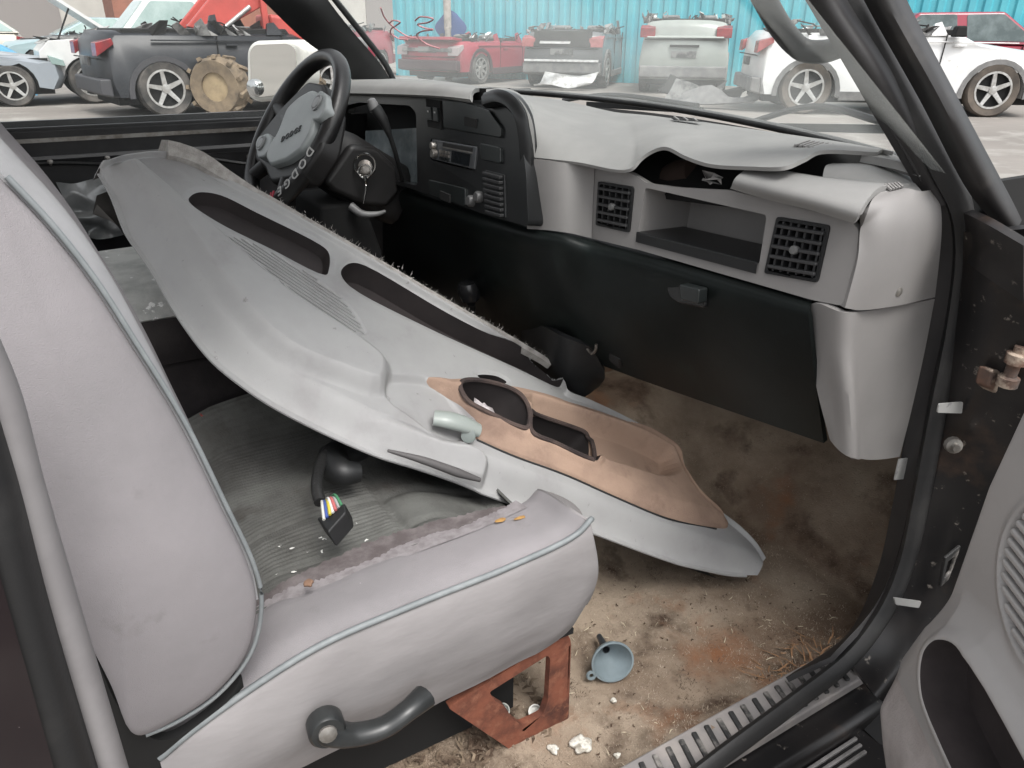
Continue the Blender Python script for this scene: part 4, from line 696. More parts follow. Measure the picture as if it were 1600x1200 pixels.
carpet = [(0.7508,0.0478),(0.7105,0.0164),(0.665,-0.0154),(0.5924,-0.0692),(0.497,-0.1208),(0.3606,-0.1808),(0.2614,-0.209),(0.2035,-0.204),(0.1856,-0.1438),(0.156,-0.1073),(0.1127,-0.0874),(0.083,-0.0696),(0.0869,-0.0475),(0.1184,-0.0232),(0.2328,0.0246),(0.35,0.0507),(0.46,0.072),(0.5624,0.0995),(0.6233,0.1139),(0.6369,0.1148),(0.642,0.0811),(0.6703,0.0638),(0.7081,0.0508)]
cup = [(0.6972,0.0277),(0.6702,-0.0086),(0.6309,-0.0282),(0.5934,-0.0277),(0.5691,-0.0002),(0.5629,0.0516),(0.5826,0.0605),(0.6241,0.0626),(0.6586,0.0592),(0.6836,0.0515)]
sq = [(0.5635,0.0083),(0.5607,-0.0247),(0.5405,-0.0499),(0.4615,-0.087),(0.4319,-0.0936),(0.4237,-0.0685),(0.4283,0.0135),(0.4458,0.0234),(0.5098,0.0359),(0.5546,0.0449)]
arm = [(1.3367,0.0027),(1.3281,-0.0369),(1.279,-0.0288),(1.1662,0.0024),(1.0077,0.0463),(0.8747,0.0538),(0.8208,0.0696),(0.8035,0.1112),(0.8079,0.1435),(0.8768,0.1713),(0.967,0.1875),(1.0738,0.1506),(1.2033,0.0717)]
barp = [(1.2758,0.0505),(1.1824,0.109),(1.0927,0.164),(1.0011,0.2036),(0.9246,0.212),(0.8543,0.2013),(0.7758,0.1712),(0.6877,0.1524),(0.6293,0.132),(0.6,0.1416),(0.5911,0.1725),(0.6199,0.1848),(0.6753,0.1993),(0.7703,0.2222),(0.8513,0.2369),(0.9333,0.2395),(1.0378,0.2214),(1.1168,0.1758),(1.188,0.1209),(1.246,0.083)]
cupr = [(0.8136,0.0986),(0.7751,0.0589),(0.7189,0.0339),(0.6721,0.0563),(0.6473,0.0748),(0.638,0.1156),(0.6877,0.1524),(0.7483,0.1479),(0.7977,0.1396)]
ribp = [(1.1509,0.0145),(1.1292,-0.0152),(1.0589,-0.0321),(0.9857,-0.0323),(0.9235,-0.0159),(0.8876,0.011),(0.8729,0.0315),(0.9037,0.0532),(0.9578,0.0653),(1.0278,0.0629),(1.0908,0.0491)]
well = [(0.5883,-0.0462),(0.451,-0.1186),(0.2949,-0.1774),(0.2145,-0.1785),(0.2029,-0.1268),(0.2466,-0.0604),(0.353,-0.0147),(0.4382,0.014),(0.4942,0.0181)]
sq = [tuple(np.mean(np.array(sq), 0) + (np.array(q_) - np.mean(np.array(sq), 0)) * 1.10 + np.array((-.008, .003))) for q_ in sq]
slot1, slot2, oval, carpet, cup, sq = (dense(q_) for q_ in (slot1, slot2, oval, carpet, cup, sq)); arm, barp, cupr, ribp, well = (dense(q_, 3) for q_ in (arm, barp, cupr, ribp, well))
for q_ in (slot1, slot2, oval, carpet, cup, sq): PSs, PTt = snap(q_, PSs, PTt, 0)
D = {k: sdf(v, PSs, PTt) for k, v in dict(s1=slot1, s2=slot2, ov=oval, ca=carpet, cu=cup, sq=sq, ar=arm, ba=barp, cr=cupr, ri=ribp, we=well).items()}
H = .012 * np.sin(np.pi * np.clip(vv_, 0, 1))[None] * np.ones_like(D['s1'])
H = H + .023 * sstep(-.006, .024, D['ar']) * sstep(0, .025, -np.maximum(D['s1'], D['s2'])) + .020 * sstep(-.003, .014, D['ba']) * sstep(.86, .60, PSs) - .012 * sstep(-.002, .012, D['cr'])
H -= .032 * sstep(.055, 0, dN) * sstep(.02, .2, wid)         # near edge turns down
H += .010 * sstep(.020, .012, dFar) - .030 * sstep(.010, .0, dFar)
L_ = D['ca']; H += .006 * sstep(-.002, .004, L_) + .014 * sstep(.0, .035, L_)
H -= .045 * sstep(0, .03, D['we'])
# fine flutes of the ribbed field run with the long side
e0, e1 = np.array((1.1474,0.0147)), np.array((0.8729,0.0315)); ed = (e1 - e0) / np.linalg.norm(e1 - e0)
cr_ = (PSs - e0[0]) * -ed[1] + (PTt - e0[1]) * ed[0]
H -= .0025 * sstep(0, .003, D['ri'])
rim_ = np.maximum.reduce([D['s1'], D['s2'], D['ov']])
H -= .003 * sstep(-.012, 0, rim_)
HOLE = (D['s1'] > 0) | (D['s2'] > 0) | (D['ov'] > 0) | (D['cu'] > 0) | (D['sq'] > 0)
H += .004 * sstep(-.018, -.004, D['cu']) * sstep(.004, -.002, D['cu']) + .004 * sstep(-.014, -.004, D['sq']) * sstep(.004, -.002, D['sq'])
Pw = pT + PSs[..., None] * pA + PTt[..., None] * pB + H[..., None] * pN_
def cells(a): return a[:-1, :-1] & a[1:, :-1] & a[:-1, 1:] & a[1:, 1:]
def inside(d): return cells(d > -1e-6)
holes_dark = inside(D['s1']) | inside(D['s2']) | inside(D['ov']); pockets = (inside(D['cu']) | inside(D['sq'])) & ~holes_dark
carp = inside(L_) & ~pockets & ~holes_dark; shell = ~(holes_dark | carp | pockets)
m_tan = mat('tan_carpet_insert', (.385, .27, .205), (.235, .165, .13), 5, lo=.42, hi=.64, rough=1, spec=.1, bump=.7, bscale=350, c3=(.19, .125, .10), s3=9, lo3=.55, hi3=.74)
m_pock = mat('grimy_pocket', (.035, .026, .025), (.085, .06, .052), 18, rough=1, bump=.8, bscale=160)
X_, Y_, Z_ = Pw[..., 0], Pw[..., 1], Pw[..., 2]
grid('shell', X_, Y_, Z_, m_greypale, dp, keep=shell)
m_slot = mat('dark_slot', (.022, .018, .018), (.035, .028, .028), 8, rough=.8)
grid('carpet_insert', X_, Y_, Z_, m_tan, dp, keep=carp)
def on(s_, t_, h=0): return tuple(pT + pA * s_ + pB * t_ + pN_ * h)
def hat(st):   # relief height at a panel point
    i = np.argmin((PSs - st[0]) ** 2 + (PTt - st[1]) ** 2); return H.flat[i]
def hats(outl):
    h_ = np.array([hat(q) for q in outl]); return sum(np.roll(h_, k) for k in range(-5, 6)) / 11
def recess_on(name, outl, depth, m, taper=.97):
    o_ = [q for q in outl]; c_ = np.mean(np.array(o_), 0); N = len(o_)
    top = [on(*q, hat(q) - .0003) for q in o_]; hb = min(hat(q) for q in o_) - depth
    ring2 = [on(*(c_ + (np.array(q) - c_) * (1 + taper) / 2), hb + .004) for q in o_]; bot = [on(*(c_ + (np.array(q) - c_) * taper), hb) for q in o_]
    fs = [(r * N + i, r * N + (i + 1) % N, (r + 1) * N + (i + 1) % N, (r + 1) * N + i) for r in (0, 1) for i in range(N)] + [tuple(range(2 * N, 3 * N))]
    return mesh(name, top + ring2 + bot, fs, m, dp, angle=R(50))
for q_ in (slot1, slot2, oval): recess_on('slot_recess', q_, .022, m_slot)
for q_ in (cup, sq):
    pk = recess_on('pocket_recess', q_, .085, m_slot, .9)
    sweep('pocket_rim', [on(*q, h_ + .001) for q, h_ in zip(q_, hats(q_))], circ(.0045, 7), m_pock, pk, n=1, closed=True, up=tuple(pN_))
# back of the panel so it reads as a shell from behind
flat_ = pT + PSs[..., None] * pA + PTt[..., None] * pB
bk_ = [tuple(q - pN_ * .05) for q in flat_[10:-10:20, 24]] ; bf_ = [tuple(q - pN_ * .06) for q in flat_[10:-10:20, -12]]
surf('backing', [bk_, [tuple((np.array(x) + np.array(y)) / 2 - pN_ * .03) for x, y in zip(bk_, bf_)], bf_], mat('panel_back', (.08, .075, .07), rough=.9), dp, nu=1, nv=4)
# felt window seal along the top edge, with lint
m_felt = mat('dusty_felt', (.30, .285, .265), (.42, .40, .38), 60, rough=1, bump=1.0, bscale=500, spec=.1)
fl = [np.array(on(*q)) for q in fa[58:int(NU * .60)]]
sweep('edge_flange', [tuple(q) for q in Pw[4:-6:6, 0]], [(-.005, -.0015), (.004, -.0015), (.004, .0015), (-.005, .0015)], m_greypale, dp, n=1, up=tuple(pN_))
flh = [p_ + pN_ * .0 for p_ in fl[::8]]
sweep('felt_seal', [tuple(q) for q in flh], [(-.007, -.010), (.007, -.010), (.008, .005), (0, .011), (-.008, .005)], m_felt, dp, n=1, up=tuple(pN_), scale=[2.6, 2.4, 1.2, 1, 1, 1, 1, 1, 1, 1, .8])
rs = np.random.RandomState(2); lv_, lf_ = [], []
for i in range(900):
    q = fl[rs.randint(len(fl) - 1)] + pN_ * .008 + rs.normal(0, .003, 3); d_ = rs.normal(0, 1, 3); d_ = d_ / np.linalg.norm(d_) * .006 + pN_ * .004; w_ = rs.normal(0, .0005, 3)
    k = len(lv_); lv_ += [tuple(q - w_), tuple(q + w_), tuple(q + d_)]; lf_.append((k, k + 1, k + 2))
lint = mesh('lint', lv_, lf_, m_felt, dp, smooth=False); lint['kind'] = 'stuff'
en = np.array((-ed[1], ed[0])); Lr = np.linspace(-.05, .45, 260)
for k in range(-20, 21):
    q0 = e0 + en * (k * .0078); px_, py_ = q0[0] + Lr * ed[0], q0[1] + Lr * ed[1]; ok = np.where(sdf(ribp, px_, py_) > .002)[0]
    if len(ok) > 8:
        st_ = [(px_[i], py_[i]) for i in ok[::5]]
        sweep('speaker_rib', [on(*q, hat(q) + .0006) for q in st_], [(-.0026, -.002), (.0026, -.002), (.0016, .0022), (-.0016, .0022)], m_greypale, dp, n=1, up=tuple(pN_))
# inside door handle lever and its bezel
hd = sweep('handle_lever', [on(*(0.7157,0.1288), .012), on(*(0.6949,0.125), .02), on(*(0.6667,0.1153), .022), on(*(0.6399,0.1071), .02)], circ(.0165, 14, 1, .7), mat('sage_grey_lever', (.25, .28, .265), (.3, .33, .31), 8, rough=.35), dp, n=5, up=tuple(pN_), scale=[.9, 1.0, 1.0, .8])
lathe('lever_end_ring', [(.012, 0), (.012, .002), (.009, .003), (0, .003)], mat('sage_dark', (.19, .215, .205), rough=.4), hd, c=on(*(0.6526,0.1274), .016), axis=tuple(np.array((0.7779,-0.46,0.4281)) * .8 + pB * .3), k=16)
tube('strap_groove', [on(*(0.7596,0.2347), .0), on(*(0.7044,0.2186), .004), on(*(0.6457,0.201), .002), on(*(0.6073,0.1875), .0)], .006, mat('groove_dark', (.09, .085, .085), rough=.6), dp, scale=[.4, 1, 1.2, .6])
tube('carpet_seam', [on(*q, hat(q) + .001) for q in ((0.6342,0.1159), (0.5621,0.1009), (0.4598,0.0736), (0.3499,0.0523), (0.2329,0.0263), (0.1186,-0.0214))], .0018, m_black, dp, k=6)
# crumpled tissue in the round pocket
cr0 = np.array(on(*(0.6354,0.0092), -.02)); tv = []
for th in np.linspace(0, math.pi, 9):
    for ph in np.linspace(0, 2 * math.pi, 18, endpoint=False):
        r_ = .02 * (1 + .25 * math.sin(5 * ph + 7 * th) + .15 * random.random()); tv.append(tuple(cr0 + r_ * (1.5 * math.sin(th) * math.cos(ph) * pA + .6 * math.sin(th) * math.sin(ph) * pB + .8 * math.cos(th) * pN_)))
tf = [(i * 18 + j, i * 18 + (j + 1) % 18, (i + 1) * 18 + (j + 1) % 18, (i + 1) * 18 + j) for i in range(8) for j in range(18)]
tag(mesh('tissue', tv, tf, mat('tissue', (.6, .55, .56), rough=.95, bump=.6, bscale=200, c2=(.4, .36, .36), scale=40), base=tuple(cr0)), 'crumpled white tissue stuffed in the round pocket of the loose panel', 'tissue')

# ================================================================== wiring connector on the seat
wr = thing('wiring_connector', 'black wiring harness with multi-coloured wires and connector lying on the seat', 'wiring', (0.4158,0.1232,0.37))
tube('harness', [(0.1942,0.3424,0.36),(0.2215,0.2719,0.375),(0.2574,0.2092,0.39),(0.2992,0.1612,0.4),(0.3473,0.1319,0.4),(0.3963,0.1138,0.4),(0.4225,0.1097,0.395)], .0085, mat('harness_tape', (.02, .02, .02), (.10, .10, .10), 60, lo=.6, hi=.7, rough=.4, bump=.4, bscale=200), wr, n=6)
tube('harness', [(0.2162,0.3085,0.36),(0.2716,0.2191,0.375),(0.2969,0.1686,0.385),(0.3462,0.1674,0.385),(0.3515,0.1926,0.38)], .022, m_black, wr, n=6, scale=[.6, 1, 1.1, 1, .7])
ca = plate('connector_body', [(0.4685,0.091,0.405),(0.5091,0.0937,0.405),(0.4913,0.1257,0.415),(0.4744,0.1294,0.42),(0.4753,0.1122,0.41)], .03, m_black, wr, bevel=.003)
for i, c_ in enumerate(((.55, .55, .5), (.05, .09, .3), (.5, .42, .05), (.6, .6, .58), (.45, .12, .12), (.3, .3, .3), (.06, .2, .1))):
    a_ = np.array((0.4267,0.1114,0.398)) + (.0, .002 * i, 0); b_ = np.array((0.4835,0.0971,0.408)) * (1 - i / 6) + np.array((0.4741,0.1255,0.415)) * (i / 6)
    tube('wire', [tuple(a_), tuple((a_ + b_) / 2 + (.003 * (i % 3), 0, .012)), tuple(b_)], .0022, mat('wire_%d' % i, c_, rough=.4), wr, n=5, k=6)

# ================================================================== funnel on the floor
fu = thing('funnel', 'small blue-grey plastic funnel lying on the stained floor', 'funnel', (0.5746,0.5362,0.01))
fd = Vector((.83, -.33, .24)).normalized(); fc = V((0.5961,0.5175,0.04))
m_fun = mat('blue_grey_funnel', (.20, .245, .265), (.15, .185, .2), 14, rough=.4)
lathe('bowl', [(.0335, .002), (.0365, .002), (.0365, -.001), (.0335, -.002), (.031, -.012), (.008, -.040), (.006, -.040), (.028, -.012), (.0325, .0)], m_fun, fu, c=tuple(fc), axis=tuple(fd), k=36, close=True)
lathe('spout', [(.008, -.039), (.005, -.085), (.0035, -.085), (.006, -.039)], mat('dark_spout', (.035, .04, .045), rough=.4), fu, c=tuple(fc), axis=tuple(fd + Vector((.35, .55, -.25)) * -.0), k=16, close=True)
sd_ = (V((0.6123,0.4772,0.03)) - fc); sd_ = (sd_ - fd * sd_.dot(fd)).normalized()
ring('hang_tab', tuple(fc + sd_ * .042), tuple(fd), .006, .003, m_fun, fu)

# ================================================================== litter: caps, flakes, twigs
for px_, lab, c_ in (((0.6,0.3628,0.0164), 'white bottle cap with teal liner inside the rusty seat bracket', (.6, .6, .56)), ((0.605,0.348,0.0044), 'white ring cap lowest inside the rusty seat bracket', (.62, .6, .56)), ((0.58,0.3156,0.0265), 'dull clear cap at the left inside the rusty seat bracket', (.3, .31, .28))):
    o = lathe('bottle_cap', [(.011, 0), (.011, .011), (.009, .011), (.009, .003), (0, .003)], mat('cap_%.2f' % c_[2] + lab[:4], c_, rough=.5), None, c=px_, axis=(.5, -.3, .7), k=18, base=px_)
    tag(o, lab, 'bottle cap', 'caps in the seat bracket')
def flake(name, c, r, m, lab, cat, seed):
    rr = random.Random(seed); K = 26; vs = []
    rad = [rr.uniform(.5, 1.2) for _ in range(K)]; rad = [(rad[i - 1] + rad[i] + rad[(i + 1) % K]) / 3 for i in range(K)]
    for j, (f, hz) in enumerate(((1, -.002), (.92, .12), (.7, .22), (.45, .24), (.2, .26))):
        vs += [tuple(V(c) + Vector((r * rad[i] * f * math.cos(a), r * rad[i] * f * math.sin(a), r * hz * rr.uniform(.3, 1.2) if j else -.002))) for i, a in enumerate([2 * math.pi * i / K for i in range(K)])]
    fs = [(j * K + i, j * K + (i + 1) % K, (j + 1) * K + (i + 1) % K, (j + 1) * K + i) for j in range(4) for i in range(K)] + [tuple(range(4 * K, 5 * K)), tuple(range(K))]
    return tag(mesh(name, vs, fs, m, base=c), lab, cat)
m_flk = mat('white_filler_crumbs', (.62, .6, .54), (.35, .32, .27), 60, lo=.5, hi=.6, rough=.95, bump=1, bscale=200)
flake('filler_chunk', (0.6799,0.3962,0.008), .020, m_flk, 'larger crumbled white filler patch on the floor beside the seat bracket', 'debris', 1)
flake('filler_chunk', (0.6658,0.354,0.008), .010, m_flk, 'smaller white filler crumb at the foot of the seat bracket', 'debris', 2)
flake('filler_chunk', (0.6375,0.4912,0.006), .006, m_flk, 'tiny white crumb on the floor just below the funnel', 'debris', 3)
flake('filler_chunk', (0.7228,0.4332,0.006), .006, m_flk, 'tiny white crumb on the floor by the scuff plate', 'debris', 4)
flake('dry_leaf', (0.5653,0.0491,0.383), .007, mat('brown_leaf', (.2, .12, .08), rough=.9), 'small curled brown leaf on the worn seat centre', 'leaf', 6)
rs = np.random.RandomState(5)
def scatter(name, n, xr, yr, zf, size, m, lab, cat, long=3., parent=None):
    vs, fs = [], []
    for i in range(n):
        x, y = rs.uniform(*xr), rs.uniform(*yr); z = zf(x, y) + .003; a = rs.uniform(0, 6.28); l = size * rs.uniform(.4, 1.3); w = l / long * .3 + .0003
        d = np.array((math.cos(a), math.sin(a), rs.uniform(-.1, .3))); s = np.array((-math.sin(a), math.cos(a), 0)) * w; p = np.array((x, y, z)); k = len(vs)
        c_ = p + d * l * .5 + s * rs.uniform(-3, 3)
        vs += [tuple(p - s), tuple(p + s), tuple(c_ + s + (0, 0, .001)), tuple(c_ - s), tuple(p + d * l)]; fs += [(k, k + 1, k + 2, k + 3), (k + 3, k + 2, k + 4)]
    o = mesh(name, vs, fs, m, base=(xr[0], yr[0], 0), smooth=False); tag(o, lab, cat, kind='stuff'); return o
fl0 = lambda x, y: float(.21 * sstep(.42, .02, abs(x)) * (1 - .4 * sstep(.6, .2, y)) + .95 * max(0, y - 1.05) ** 1.1 + .03 * sstep(.70, .775, x))
scatter('straw_bits', 110, (.45, .76), (.35, 1.0), fl0, .014, mat('pale_straw', (.52, .45, .33), rough=.9), 'pale straw and lint bits scattered over the stained carpet', 'straw', 14)
scatter('dry_twigs', 60, (.70, .765), (.72, .90), fl0, .035, mat('dry_twig', (.30, .17, .09), rough=.9), 'dry brown twigs gathered along the carpet edge by the sill', 'twigs', 10)
scatter('dirt_crumbs', 260, (.4, .75), (.28, 1.0), fl0, .006, mat('dirt_crumb', (.06, .035, .022), rough=1), 'dark dirt crumbs scattered over the stained carpet', 'dirt', 2.2)
scatter('leaf_litter', 420, (.50, .635), (.04, .40), lambda x, y: .004, .02, mat('leaf_litter', (.07, .045, .03), (.26, .2, .14), 40, rough=.95), 'dead leaves and dirt under the passenger seat', 'leaves', 2.5)
scatter('seat_lint', 28, (.40, .50), (-.06, .16), lambda x, y: float(np.interp(y, yb, zb_)) - .038, .006, mat('white_lint', (.65, .65, .62), rough=1), 'white flecks stuck to the worn seat centre', 'lint', 2)

# ================================================================== open passenger door
pd = thing('passenger_door', 'open passenger door with grey trim, ribbed speaker grille and empty map pocket', 'door', (.95, .8, 0))
# panel plane of the opened door, hinge edge to the left
o0 = np.array((0.95,0.7794,0.6388)); lo0 = np.array((0.97,0.6963,0.2507)); dirY = np.array((.80, -.58, 0)); dirZ = np.array((0, 0, 1.0)); dnn = np.array((-.58, -.80, 0)) 
def dq(u, z, h=0): return tuple(np.array((o0[0], o0[1], 0)) + dirY * u + dirZ * z + dnn * h)
m_doorg = mat('sky_lit_door_trim', (.40, .385, .375), (.34, .327, .32), 3, rough=.55, bump=.12, bscale=700)  # dash plastic in a lighter colour, sky light on the door painted in
gu, gw = np.meshgrid(np.linspace(-.035, .80, 330), np.linspace(-.06, .80, 330), indexing='ij')
left = np.interp(gw, (-.06, .05, .11, .2, .28, .5, .64, .8), (.10, .045, -.03, -.045, -.028, -.022, 0, .02))      # hinge-side edge of the trim
gu = np.where(True, left + (gu + .035) * (.80 - left) / .835, gu)
slot_p = [tuple(q[:2]) for q in crom([(.040, .275), (.045, .245), (.065, .222), (.10, .213), (.3, .21), (.6, .21), (.62, .27), (.6, .325), (.3, .328), (.12, .33), (.075, .322), (.05, .302)], 4, True)]
poc = [(-.05, .10), (-.05, .20), (-.02, .275), (.03, .335), (.10, .355), (.7, .36), (.7, -.02), (.10, -.02), (.0, .05)]
gu, gw = snap(slot_p, gu, gw, 0)
ds_, dpo = sdf(slot_p, gu, gw), sdf(poc, gu, gw); dsp = .092 - np.hypot(gu - .155, gw - .475)
hh = .035 * sstep(-.03, .05, dpo) + .006 * sstep(-.02, .0, dsp) - .016 * sstep(-.003, .003, dsp)
hh += .006 * sstep(-.02, -.004, ds_) * sstep(.004, -.002, ds_)
hh -= .03 * sstep(.022, 0, gu - left) - .012 * sstep(.185, .10, gw)
P3 = np.array((o0[0], o0[1], 0)) + gu[..., None] * dirY + gw[..., None] * dirZ + hh[..., None] * dnn
dark = inside(ds_); low = cells(gw < .18) & ~dark
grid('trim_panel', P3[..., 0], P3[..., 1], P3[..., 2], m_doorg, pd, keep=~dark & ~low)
hof = lambda q: float(hh.flat[np.argmin((gu - q[0]) ** 2 + (gw - q[1]) ** 2)])
tp_ = [dq(*q, hof(q)) for q in slot_p]; bt_ = [dq(q[0], q[1], -.02) for q in slot_p]; N = len(slot_p)
mesh('map_pocket', tp_ + bt_, [(i, (i + 1) % N, N + (i + 1) % N, N + i) for i in range(N)] + [tuple(range(N, 2 * N))], mat('dark_pocket', (.03, .024, .024), (.05, .04, .04), 10, rough=.9), pd, angle=R(50))
grid('carpet_skirt', P3[..., 0], P3[..., 1], P3[..., 2], mat('grey_carpet_skirt', (.46, .42, .405), (.36, .325, .31), 12, rough=1, spec=.1, bump=.9, bscale=300), pd, keep=low)
m_gr = mat('grille_dark', (.05, .045, .045), rough=.8)
gd = mesh('speaker_grille', [dq(.155 + .089 * math.cos(t), .475 + .089 * math.sin(t), .0005 - .0035) for t in [2 * math.pi * i / 40 for i in range(40)]], [tuple(range(40))], m_gr, pd)
for k in range(-6, 7):
    z_ = k * .0135; c_ = math.sqrt(max(0, .086 ** 2 - z_ ** 2))
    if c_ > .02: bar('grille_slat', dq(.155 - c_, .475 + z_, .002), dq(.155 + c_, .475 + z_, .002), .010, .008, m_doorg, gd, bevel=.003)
plate('door_shell', [dq(.02, -.05, -.035), dq(.95, -.05, -.035), dq(.95, .78, -.035), dq(.03, .78, -.035)], .10, m_jamb, pd, bevel=.01)

# ================================================================== the yard outside
G = -.27
m_ground = mat('muddy_yard', (.225, .205, .185), (.165, .15, .135), .35, lo=.4, hi=.62, rough=.9, bump=.6, bscale=6, c3=(.30, .285, .26), s3=1.4, lo3=.5, hi3=.7)
gx, gy = np.meshgrid(np.linspace(-1, 1, 121), np.linspace(-1, 1, 121))
gx, gy = np.sign(gx) * np.abs(gx) ** 2.2 * 320, np.sign(gy) * np.abs(gy) ** 2.2 * 320
gr = grid('ground', gx - 6, gy + 5, G + .02 * np.sin(gx * .9) * np.sin(gy * 1.1) * (np.hypot(gx, gy) < 40), m_ground, None); gr['kind'] = 'structure'
# blue corrugated fence, one sheet after another
fe = thing('corrugated_fence', 'tall turquoise blue corrugated metal fence behind the wrecked cars', 'fence', (-20.6, 8.9, G))
m_blue = mat('turquoise_sheet', (.065, .37, .45), (.10, .43, .49), 1.5, rough=.5, c3=(.5, .45, .4), s3=9, lo3=.70, hi3=.74, bump=.1, bscale=20)
f0 = np.array((-20.9, 8.75, G)); fdv = np.array((.79, .61, 0)); fnv = np.array((.61, -.79, 0))
pf = []; 
for k in range(4): pf += [(k * .3, 0), (k * .3 + .10, 0), (k * .3 + .14, .05), (k * .3 + .26, .05)]
pf.append((1.2, 0)); vs = [(u, -w, z) for z in (0, 3.4) for u, w in pf]; K = len(pf)
rz_ = math.atan2(.61, .79); first = None
for i in range(22):
    if first is None:
        first = mesh('sheet', [Vector(v) + V(fe.location) for v in vs], [(q, q + 1, K + q + 1, K + q) for q in range(K - 1)], m_blue, fe, smooth=False, solid=.006)
        o = first
    else: o = first.copy(); COL.objects.link(o); o.parent = fe
    o.rotation_euler = (0, 0, rz_); o.location = tuple(fdv * (i * 1.2) + fnv * (.004 * (i % 2)))

# ------------------------------------------------------------------ cars
m_tyre = mat('grey_dirty_tyre', (.035, .034, .033), (.12, .11, .10), 4, rough=.9, bump=.3, bscale=30)
m_tyreb = mat('muddy_tyre', (.12, .10, .082), (.06, .052, .045), 4, rough=.95, bump=.4, bscale=30)
m_alloy = mat('alloy_rim', (.55, .55, .54), (.35, .34, .32), 12, rough=.35, metal=.6)
m_dark = mat('wheel_well', (.012, .012, .012), rough=.95)
m_win = mat('car_window', (.05, .07, .07), (.12, .15, .15), 3, rough=.12)
m_winp = mat('pale_car_window', (.33, .42, .40), (.24, .33, .31), 3, rough=.12)
m_redl = mat('tail_lamp', (.25, .02, .025), (.12, .015, .02), 6, rough=.25); m_redp = mat('faded_tail_lamp', (.36, .10, .10), (.25, .06, .06), 6, rough=.25)
m_clad = mat('grey_cladding', (.13, .13, .128), (.2, .195, .19), 5, rough=.7)
m_scrap = mat('torn_metal', (.2, .2, .195), (.06, .06, .06), 2.5, lo=.45, hi=.55, rough=.6)
def paint(name, c, rough=.3): return mat(name, c, tuple(x * .72 + .03 for x in c), 1.6, lo=.45, hi=.75, rough=rough, coat=.4, c3=(.35, .32, .28), s3=14, lo3=.64, hi3=.75)
WHEELS = {}
def wheel(parent, x, y, r, spokes, tm, side=1, steel=False):
    key = (round(r, 2), spokes, tm.name, side)
    if key in WHEELS:
        w = copy_tree(WHEELS[key], parent); w.location = (x, y, r); return w
    w = lathe('wheel', [(r * .66, -.09), (r * .93, -.11), (r, -.07), (r, .07), (r * .93, .11), (r * .66, .09)], tm, parent, c=(0, 0, 0), axis=(1, 0, 0), k=36, close=True)
    lathe('rim', [(r * .68, side * .10), (r * .64, side * .095), (r * .60, side * .03), (.001, side * .025), (.001, side * .01), (r * .67, side * .01)], m_dark, w, axis=(1, 0, 0), k=28, close=True)
    ring_ = lathe('rim_lip', [(r * .69, side * .100), (r * .62, side * .100), (r * .62, side * .085), (r * .69, side * .085)], m_alloy, w, axis=(1, 0, 0), k=28, close=True)
    for i in range(spokes):
        a = 2 * math.pi * (i + .25) / spokes; c, s = math.cos(a), math.sin(a)
        p = [(side * .078, c * r * .1 - s * r * .10, s * r * .1 + c * r * .10), (side * .095, c * r * .63 - s * r * .13, s * r * .63 + c * r * .13), (side * .095, c * r * .63 + s * r * .0, s * r * .63 - c * r * .0), (side * .078, c * r * .1 + s * r * .08, s * r * .1 - c * r * .08)]
        q = [(v[0] - side * .03, v[1], v[2]) for v in p]
        mesh('spoke', p + q, [(0, 1, 2, 3), (7, 6, 5, 4), (0, 4, 5, 1), (1, 5, 6, 2), (2, 6, 7, 3), (3, 7, 4, 0)], m_alloy, w, smooth=False)
    lathe('hub_cap', [(r * .16, side * .05), (r * .15, side * .10), (0, side * .105)], m_alloy, w, axis=(1, 0, 0), k=14)
    w.location = (x, y, r); WHEELS[key] = w; return w
def arch(y, r, z0, k=12):
    a0 = math.asin(min(.95, max(-.9, (z0 - .33) / r))); return [(y - r * math.cos(t), .33 + r * math.sin(t)) for t in np.linspace(a0, math.pi - a0, k)]
def slab(name, prof, x0, x1, m, parent, bevel=.05, seg=3, inset=0):
    N = len(prof); vs = [(x0, y, z) for y, z in prof] + [(x1, y, z) for y, z in prof]
    tri = tessellate_polygon([[Vector((0, y, z)) for y, z in prof]])
    fs = [tuple(t) for t in tri] + [tuple(i + N for i in reversed(t)) for t in tri] + [(i, (i + 1) % N, (i + 1) % N + N, i + N) for i in range(N)]
    fs = [tuple(range(N)), tuple(range(2 * N - 1, N - 1, -1))] + fs[2 * len(tri):]
    return mesh(name, vs, fs, m, parent, bevel=bevel, seg=seg, angle=R(45))
def carbody(prof, W, wb, ar_, m, parent):
    N = len(prof); vs = []; F_ = (-1, -.97, -.88, -.6, -.25, .25, .6, .88, .97, 1)
    for f in F_:
        g = abs(f); e = g ** 5
        for y, z in prof:
            end = y < -ar_ - .02 or y > wb + ar_ + .02
            yy = y - (math.copysign(.11 * e + .03 * g * g, y - wb / 2) if end else 0)
            zz = z - .045 * g ** 8 * (z > .7) - .025 * g * g * (z > .7) + (.02 * g ** 8 if z < .35 and not end else 0)
            wx = 1 - .035 * max(0, (z - .62) / .45) ** 2 - .03 * max(0, (.5 - z) / .3) ** 2
            vs.append((f * W * wx, yy, zz))
    K = len(F_); fs = [tuple(range(N)), tuple(range(K * N - 1, (K - 1) * N - 1, -1))]
    for k in range(K - 1): fs += [(k * N + i, k * N + (i + 1) % N, (k + 1) * N + (i + 1) % N, (k + 1) * N + i) for i in range(N)]
    return mesh('body', vs, fs, m, parent, angle=R(56))
